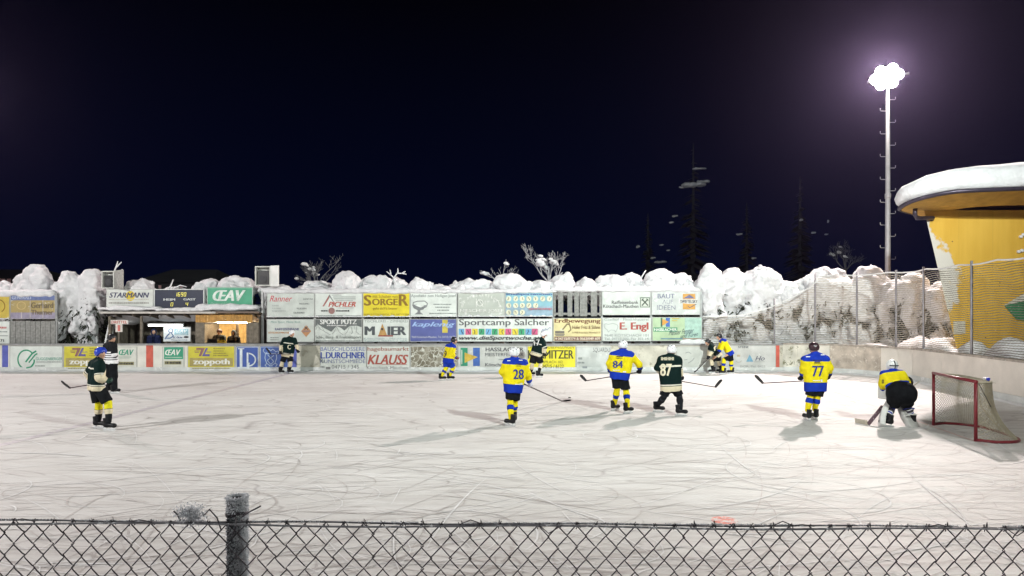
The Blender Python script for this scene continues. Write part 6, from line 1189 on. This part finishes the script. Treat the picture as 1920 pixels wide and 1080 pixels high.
# 2 referee
person('referee in black and white striped shirt and black cap standing behind the blue helmet', dict(h=(210, 634.5), n=(207.5, 642.5), sl=(200, 649, .05), sr=(213, 648, -.12), el=(197, 663, .1), wl=(204, 674, .18), er=(215, 664, -.15), wr=(218, 675, .0), hl=(205, 680, .06), hr=(212, 680, -.06), kl=(206, 707, .08), kr=(213.5, 707), al=(206, 727), ar=(215, 728), fl=(207, 736), fr=(217, 738)), (.9, .35), J_R, BLK, None, HK, GLK, look=(1, .0), yaws=(.25, .1), cap=True, long_trousers=True)
# 3 green skater by the crest advert
_, J, Y0, f3 = person('skater in dark green jersey and white helmet waiting before the ornate crest advert', dict(h=(547.5, 625.5), n=(543.5, 632.5), sl=(533, 637.5, -.02), sr=(551.5, 637.5), el=(527, 649.5, -.06), wl=(526, 659, -.2), er=(556.5, 648.5, -.05), wr=(557.5, 657, -.2), gr=(560, 662, -.28), hl=(535, 664), hr=(543, 664), kl=(529, 681, -.05), kr=(544.5, 680.5, -.05), al=(527, 693), ar=(543.5, 693), fl=(528, 701), fr=(546, 700.4)), (.6, -.8), J_G, BLK, S_G, HW, GLK, look=(1, -.3), yaws=(-.5, -.3), number=[('C', 539, 646.5, 545, 655, NC, .03)])
stick('dark stick held across the waist of the skater by the crest advert', P(545, 663.5, Y0 - .28), P(507, 664, Y0 - .30), P(498, 652, Y0 - .30))
# 4 yellow skater, number 9
_, J, Y0, f3 = person('skater in yellow jersey and blue pants bent forward before the cracked advert', dict(h=(851.6, 638.5), n=(848, 644.5), sl=(840, 650, .2), sr=(849.5, 651, -.14), el=(846, 663, .34), wl=(854, 669, .36), er=(849, 664.5, -.22), wr=(853.5, 669.5, -.05), gr=(857, 672.5, .0), hl=(837.5, 675.5, .08), hr=(844, 675.5, -.1), kl=(836, 691), kr=(849.5, 690), al=(828.5, 705), ar=(844, 705.5), fl=(829, 713.5), fr=(846, 713)), (.8, .55), J_Y, PBL, S_Y, HK, GLM, look=(1, .2), yaws=(.25, .15), number=[('9', 831.5, 657.5, 837.5, 669.5, NKk, .02)])
# 5 yellow 28
_, J, Y0, f3 = person('skater in yellow jersey numbered 28 with white helmet reaching a stick to the puck', dict(h=(964.5, 662), n=(965, 672), sl=(950.5, 680, 0), sr=(981.5, 681.5, .05), el=(941.5, 698, .02), wl=(947, 704, .30), er=(990, 702, .08), wr=(993, 716, .20), gr=(996, 725, .26), hl=(957.5, 727, 0), hr=(967, 727, .05), kl=(957, 752, .02), kr=(965, 753, .14), al=(957.5, 784), ar=(963, 780), fl=(955, 799), fr=(963, 793)), (.2, 1), J_Y, BLK, S_Y, HW, GLW, look=(.25, 1), yaws=(2.5, 1.9), number=[('28', 962.5, 692.5, 982.5, 711, NB, .018), ('-', 966, 682, 978, 683.6, NKk, 0), ('-', 968, 685.6, 977, 686.6, NKk, 0), ('-', 965.5, 720, 979, 721.4, NWt, 0), ('-', 976, 718, 980, 720.5, NWt, 0), ('-', 951, 675.5, 957, 677, NWt, 0), ('-', 973, 674.5, 980, 676, NWt, 0)])
stick('dark stick stretched low towards the puck by skater 28', P(980, 719, Y0 + .20), Vector(G(1054, 754)) + Vector((0, 0, .03)), Vector(G(1069, 751)) + Vector((0, 0, .03)))
pk = MB(); c = G(1068, 746.5); pk.tube([c + Vector((0, 0, .002)), c + Vector((0, 0, .027))], .040, 14); o = pk.build('puck', BLADE); tag(o, 'small black puck on the ice beyond the stick of skater 28', 'puck')
# 6 dark skater with the cage
_, J, Y0, f3 = person('bulky skater in dark green jersey with white caged helmet before the bright yellow advert', dict(h=(1019.5, 627.5), n=(1016.5, 634.5), sl=(1006.5, 640, .18), sr=(1017.5, 642, -.16), el=(1012, 655, .30), wl=(1020, 663, .3), er=(1021.5, 652, -.24), wr=(1020.5, 661.5, -.2), gr=(1019.5, 668, -.16), hl=(1002, 662, .1), hr=(1009.5, 662, -.1), kl=(998, 684, .05), kr=(1013.5, 683, -.05), al=(996, 698), ar=(1010.5, 699), fl=(996, 705), fr=(1012, 707.8)), (.8, .55), J_G, BLK, S_G, HW, GLK, look=(1, .1), yaws=(.4, .1), number=[('17', 1001, 636.5, 1012, 648, NWt, .02)], cage=True, fat=1.16)
# 7 yellow 84
_, J, Y0, f3 = person('skater in yellow jersey numbered 84 with white helmet gliding away', dict(h=(1168, 648), n=(1167.6, 657), sl=(1150, 666), sr=(1182, 666), el=(1142, 682, .06), wl=(1144, 693, .26), er=(1199, 683, .05), wr=(1200, 692, .14), gr=(1198, 700, .20), hl=(1155, 703), hr=(1169, 703), kl=(1157, 731, .03), kr=(1174, 734), al=(1152.6, 758), ar=(1177, 763), fl=(1155.4, 770), fr=(1180, 775)), (.1, 1), J_Y, BLK, S_Y, HW, GLK, look=(.05, 1), yaws=(.6, .45), number=[('84', 1149, 676.5, 1168, 690, NB, .016), ('-', 1156, 667.5, 1168, 669, NKk, 0), ('-', 1156, 671, 1167, 672, NKk, 0), ('-', 1168, 696, 1174, 698.4, NWt, 0), ('-', 1149, 693.5, 1162, 694.8, NWt, 0)])
stick('dark stick held level across the front of skater 84', P(1203, 697, Y0 + .22), P(1098, 714, Y0 + .36), P(1087.5, 703.5, Y0 + .38))
# 8 green 87
_, J, Y0, f3 = person('skater in dark green jersey numbered 87 with white helmet and wide stance', dict(h=(1259, 657), n=(1258, 665), sl=(1241, 674.5), sr=(1270.5, 675.5), el=(1232, 689.5, .05), wl=(1240, 699, .26), er=(1274.5, 694, .04), wr=(1276.5, 705, .12), gr=(1282, 714, .2), hl=(1249.5, 725), hr=(1266.5, 725), kl=(1244, 745), kr=(1274, 744), al=(1234, 764), ar=(1276, 769), fl=(1236, 772.6), fr=(1280, 779.6)), (-.1, 1), J_G, BLK, S_K, HW, GLK, look=(-.05, 1), yaws=(-.35, -.3), number=[('87', 1237.5, 682, 1260, 705, NC, .025), ('IIHIIHIHII', 1239.5, 669.5, 1263.5, 675.5, NC, .02)])
stick('dark stick held out sideways by skater 87', P(1270, 713.5, Y0 + .24), P(1342, 726, Y0 + .36), P(1353, 712, Y0 + .38))
# 9 and 10 the pair at the boards
_, J, Y0, f3 = person('skater in dark green jersey numbered 19 bent low along the boards', dict(h=(1327, 641.5), n=(1331, 646), sl=(1333, 646, .22), sr=(1336, 651.5, -.16), el=(1330.5, 657, .34), wl=(1328, 667, .34), er=(1333, 661.5, -.22), wr=(1330, 668, -.22), gr=(1328.5, 671, -.22), hl=(1346, 664, .08), hr=(1346, 665.5, -.1), kl=(1347, 678.5, .1), kr=(1334, 677, -.12), al=(1351, 692), ar=(1336, 692.5), fl=(1350, 699), fr=(1335, 699.8)), (-.9, .35), J_G, BLK, S_G, HK, GLK, look=(-1, .05), yaws=(2.9, 3.1), number=[('19', 1339, 649.5, 1350, 657.5, NC, .03)])
stick('dark stick pushed low to the ice by skater 19', P(1336, 664, Y0 - .2), P(1306, 695, Y0 - .30), P(1302.5, 698, Y0 - .32), .05)
_, J, Y0, f3 = person('skater in yellow jersey and black helmet leaning on skater 19 at the boards', dict(h=(1348, 631), n=(1352, 637.5), sl=(1353, 639, .24), sr=(1358, 640, -.2), el=(1350, 650, .36), wl=(1345, 660, .36), er=(1353, 652, -.28), wr=(1348.5, 660, -.26), gr=(1345.5, 664, -.26), hl=(1368, 661, .1), hr=(1368, 661.5, -.1), kl=(1371, 679, .1), kr=(1357.5, 676, -.12), al=(1371, 694), ar=(1355.5, 694.5), fl=(1372, 701), fr=(1354, 702)), (-.95, .15), J_Y, BLK, S_Y, HK, GLK, look=(-1, .0), yaws=(3.05, 3.2))
# 11 yellow 77
_, J, Y0, f3 = person('skater in yellow jersey numbered 77 with black helmet gliding away beside the keeper', dict(h=(1526, 652.5), n=(1527.5, 663), sl=(1511.5, 674), sr=(1547.5, 673.5), el=(1505, 690, .03), wl=(1504, 704, .12), gl=(1500.5, 713, .18), er=(1555.5, 690.5, .02), wr=(1554, 703.5, .14), gr=(1551, 711, .22), hl=(1521.5, 725), hr=(1537, 725), kl=(1519, 744), kr=(1532.5, 745), al=(1514, 769), ar=(1527.5, 768), fl=(1513, 788.4), fr=(1524, 787.2)), (0, 1), J_Y, BLK, S_77, HM, GLK, look=(-.1, 1), yaws=(1.75, 1.7), number=[('77', 1523, 686, 1545, 706, NB, .018), ('-', 1524, 675, 1541, 676.2, NKk, 0), ('-', 1527, 678, 1538, 680, NKk, 0), ('-', 1526, 681.6, 1540, 682.6, NKk, 0), ('-', 1524, 713, 1538, 714.4, NWt, 0), ('-', 1539, 711.5, 1542, 716, NWt, 0), ('-', 1511, 668, 1519, 669.6, NWt, 0), ('-', 1539, 664.5, 1546, 666, NWt, 0)])
stick('dark stick held out level by skater 77', P(1512, 714, Y0 + .24), P(1429.5, 718.5, Y0 + .36), P(1415.5, 704, Y0 + .38))
# 12 the goalkeeper
gk, J, Y0, f3 = person('goalkeeper crouching in yellow jersey, black pants and white leg pads', dict(h=(1672.5, 686, .30), n=(1673.5, 695.5, .22), sl=(1659.5, 703, .20), sr=(1689, 703.5, .14), el=(1655.5, 720, .16), wl=(1657.5, 731, .26), gl=(1656.5, 738, .30), er=(1698, 717, .2), wr=(1704, 719, .26), hl=(1684, 735, -.10), hr=(1695, 736, -.10), kl=(1672, 764, .12), kr=(1702, 763, .10), al=(1664, 786), ar=(1710, 784), fl=(1661, 800), fr=(1709, 797.5)), (-.45, .9), J_Y, BLK, S_GO, None, GLK, look=(-.45, .9), yaws=(2.6, 1.5), number=[('0', 1653.5, 711.5, 1657.5, 719, NKk, .02)], fat=1.16, hemx=-.10, bigp=1.72)
hc = J['h']; mk = pm('mask_white', (.68, .70, .70), .35, .08, 6)
v, f = nets(lambda g: smin(sd_ell(g, hc + A((0, 0, .015)), (.132, .138, .140)), sd_ell(g, hc + f3 * .06 - A((0, 0, .09)), (.08, .08, .06)), .04), hc - .22, hc + .22, .014); m_ = mesh_obj('mask', v, f, mk, gk, True)
mb = MB()
for ang in (0, math.pi / 2):
    pts = []
    for q in np.linspace(-.9, .9, 9):
        a = q if ang == 0 else 0; b = q if ang else 0; d = Vector((math.sin(a) * math.cos(b), -math.cos(a) * math.cos(b), math.sin(b))); pts.append(Vector(hc) + Vector((d.x * .137, d.y * .143, d.z * .145 + .015)))
    mb.tube(pts, .012, 5)
mb.build('strap_cross', NKk, m_, True)
def pad(knee, ankle, fwd, lab, mat):
    kn, an = Vector(knee), Vector(ankle); ax2 = (an - kn).normalized(); fw = (Vector(fwd) - ax2 * Vector(fwd).dot(ax2)).normalized(); sd = ax2.cross(fw).normalized()
    def fn(g):
        q = g - A(kn); u = q @ A(ax2); w_ = q @ A(fw) - .115 + .05 * ((u - .12) / .35) ** 2; x_ = q @ A(sd); e = np.maximum(np.maximum(np.abs(u - .16) - .40, np.abs(w_) - .045), np.abs(x_) - .145); return e - .018
    lo = np.minimum(A(kn), A(an)) - .45; hi = np.maximum(A(kn), A(an)) + .45; v, f = nets(fn, lo, hi, .022); p = mesh_obj('leg_pad', v, f, mat, gk, True); p['label'] = lab
    for u in (-.1, .06, .22):
        c = kn + ax2 * u; mb = MB(); mb.tube([c + sd * .14 + fw * .08, c + sd * .10 - fw * .07, c - sd * .10 - fw * .07, c - sd * .14 + fw * .08], .016, 5); mb.build('pad_strap', pm('strap_blue', (.02, .04, .30), .6, .2, 8) if u == .06 else PADW, p, True)
    return p
pad(J['kl'], A(P(1662, 787, Y0)), (-.93, .35, .1), 'white leg pad turned sideways', PADW); pad(J['kr'], A(P(1711, 785, Y0 - .05)), (-.35, .95, .1), 'grey white leg pad facing the play', PADG)
w = J['wl']; v, f = nets(lambda g: np.maximum(np.maximum(np.abs((g - w) @ A((.9, .44, 0))) - .04, np.abs((g - w) @ A((-.44, .9, 0))) - .11), np.abs(g[..., 2] - w[2] + .03) - .17) - .02, w - .32, w + .32, .022); mesh_obj('blocker', v, f, PADW, gk, True)
w = J['wr'] + f3 * .05; v, f = nets(lambda g: np.maximum(smin(sd_ell(g, w + A((.03, .06, .02)), (.15, .11, .15)), sd_cap(g, J['wr'], J['er'], .09, .08), .05), -sd_ell(g, w + A((-.02, .17, .03)), (.11, .1, .11))), w - .45, w + .35, .022); mesh_obj('catching_glove', v, f, GLK, gk, True)
st = thing('hockey_stick', 'broad pale goalkeeper stick resting on the ice', 'hockey stick', Vector(P(1628, 781, Y0 + .1)), 'hockey sticks held by skaters')
d0, d1, d2 = P(1724, 715, Y0 + .55), P(1655, 762, Y0 + .22), P(1628, 781.5, Y0 + .08); hz_ = Vector((d2.x, d2.y, .03)); tip_ = P(1604, 772.5, Y0 + .42); tip_.z = .05
MB().bar(d0, d1, .032, .022).build('shaft', WOOD, st); MB().bar(d1, hz_, .085, .025, up=(0, 1, 0)).build('paddle', pm('paddle_dark', (.12, .07, .09), .5, .3, 14, col2=(.6, .58, .58), thr=.58), st)
MB().poly([hz_ + Vector((.03, 0, -.028)), tip_ + Vector((0, 0, -.045)), tip_ + Vector((-.01, 0, .07)), hz_ + Vector((-.03, 0, .09))], (.0, .02, 0)).build('blade', WOOD, st)
# people in the hut
NV = pm('hood_navy', (.010, .014, .045), .8, .2, 8)
def stander(label, x, ytop, Y, face, jer, hood=None, hat=None, w=11):
    m = Y / F; y = ytop; z2 = lambda zz__: HZ + (CH - zz__) / m
    top = CH - (ytop - HZ) * m; k = (top - .08) / 1.80
    yy = lambda h: z2(.08 + h * k)
    return person(label, dict(h=(x, yy(1.67)), n=(x, yy(1.50)), sl=(x - .19 * k / m, yy(1.41)), sr=(x + .19 * k / m, yy(1.41)), el=(x - .26 * k / m, yy(1.14)), wl=(x - .20 * k / m, yy(1.02), -.2), er=(x + .26 * k / m, yy(1.14)), wr=(x + .20 * k / m, yy(1.02), -.2), hl=(x - .09 * k / m, yy(.93)), hr=(x + .09 * k / m, yy(.93)), kl=(x - .1 * k / m, yy(.5)), kr=(x + .1 * k / m, yy(.5)), al=(x - .1 * k / m, yy(.17)), ar=(x + .1 * k / m, yy(.17)), fl=(x, 700), fr=(x, 700)), face, jer, BLK, None, hat, None, yaws=(-1.4, -1.7), hood=hood, base=Y, long_trousers=True, cap=True)
stander('bystander in a hooded navy quilted jacket standing in the open bay', 288.5, 617, 31.85, (.45, -.9), J_N, NV)
stander('timekeeper with a dark cap and yellow vest behind the lit cabin window', 411.5, 617.5, 32.2, (.2, -1), J_V, None, HM)
stander('timekeeper in a dark hooded jacket behind the lit cabin window', 438.5, 619, 32.15, (-.2, -1), J_D, pm('hood_dark', (.02, .02, .025), .8, .2, 8))

# ---------------------------------------------------------------- added violet volume standing in for the lens glow round the lamp
hb = MB().box(-950, 950, -350, 1550, -1.2, 19.0).build('halo_volume', pm('unused', (1, 1, 1)))
hm_ = bpy.data.materials.new('lamp_halo_scatter'); hm_.use_nodes = True; ht = hm_.node_tree; ht.nodes.clear(); ho = ht.nodes.new('ShaderNodeOutputMaterial'); hv_ = ht.nodes.new('ShaderNodeVolumePrincipled'); ht.links.new(hv_.outputs[0], ho.inputs['Volume'])
hv_.inputs['Density'].default_value = 0.00011; hv_.inputs['Color'].default_value = (0.70, 0.55, 1.0, 1); hv_.inputs['Anisotropy'].default_value = 0.85
hb.data.materials.clear(); hb.data.materials.append(hm_); hb['kind'] = 'stuff'
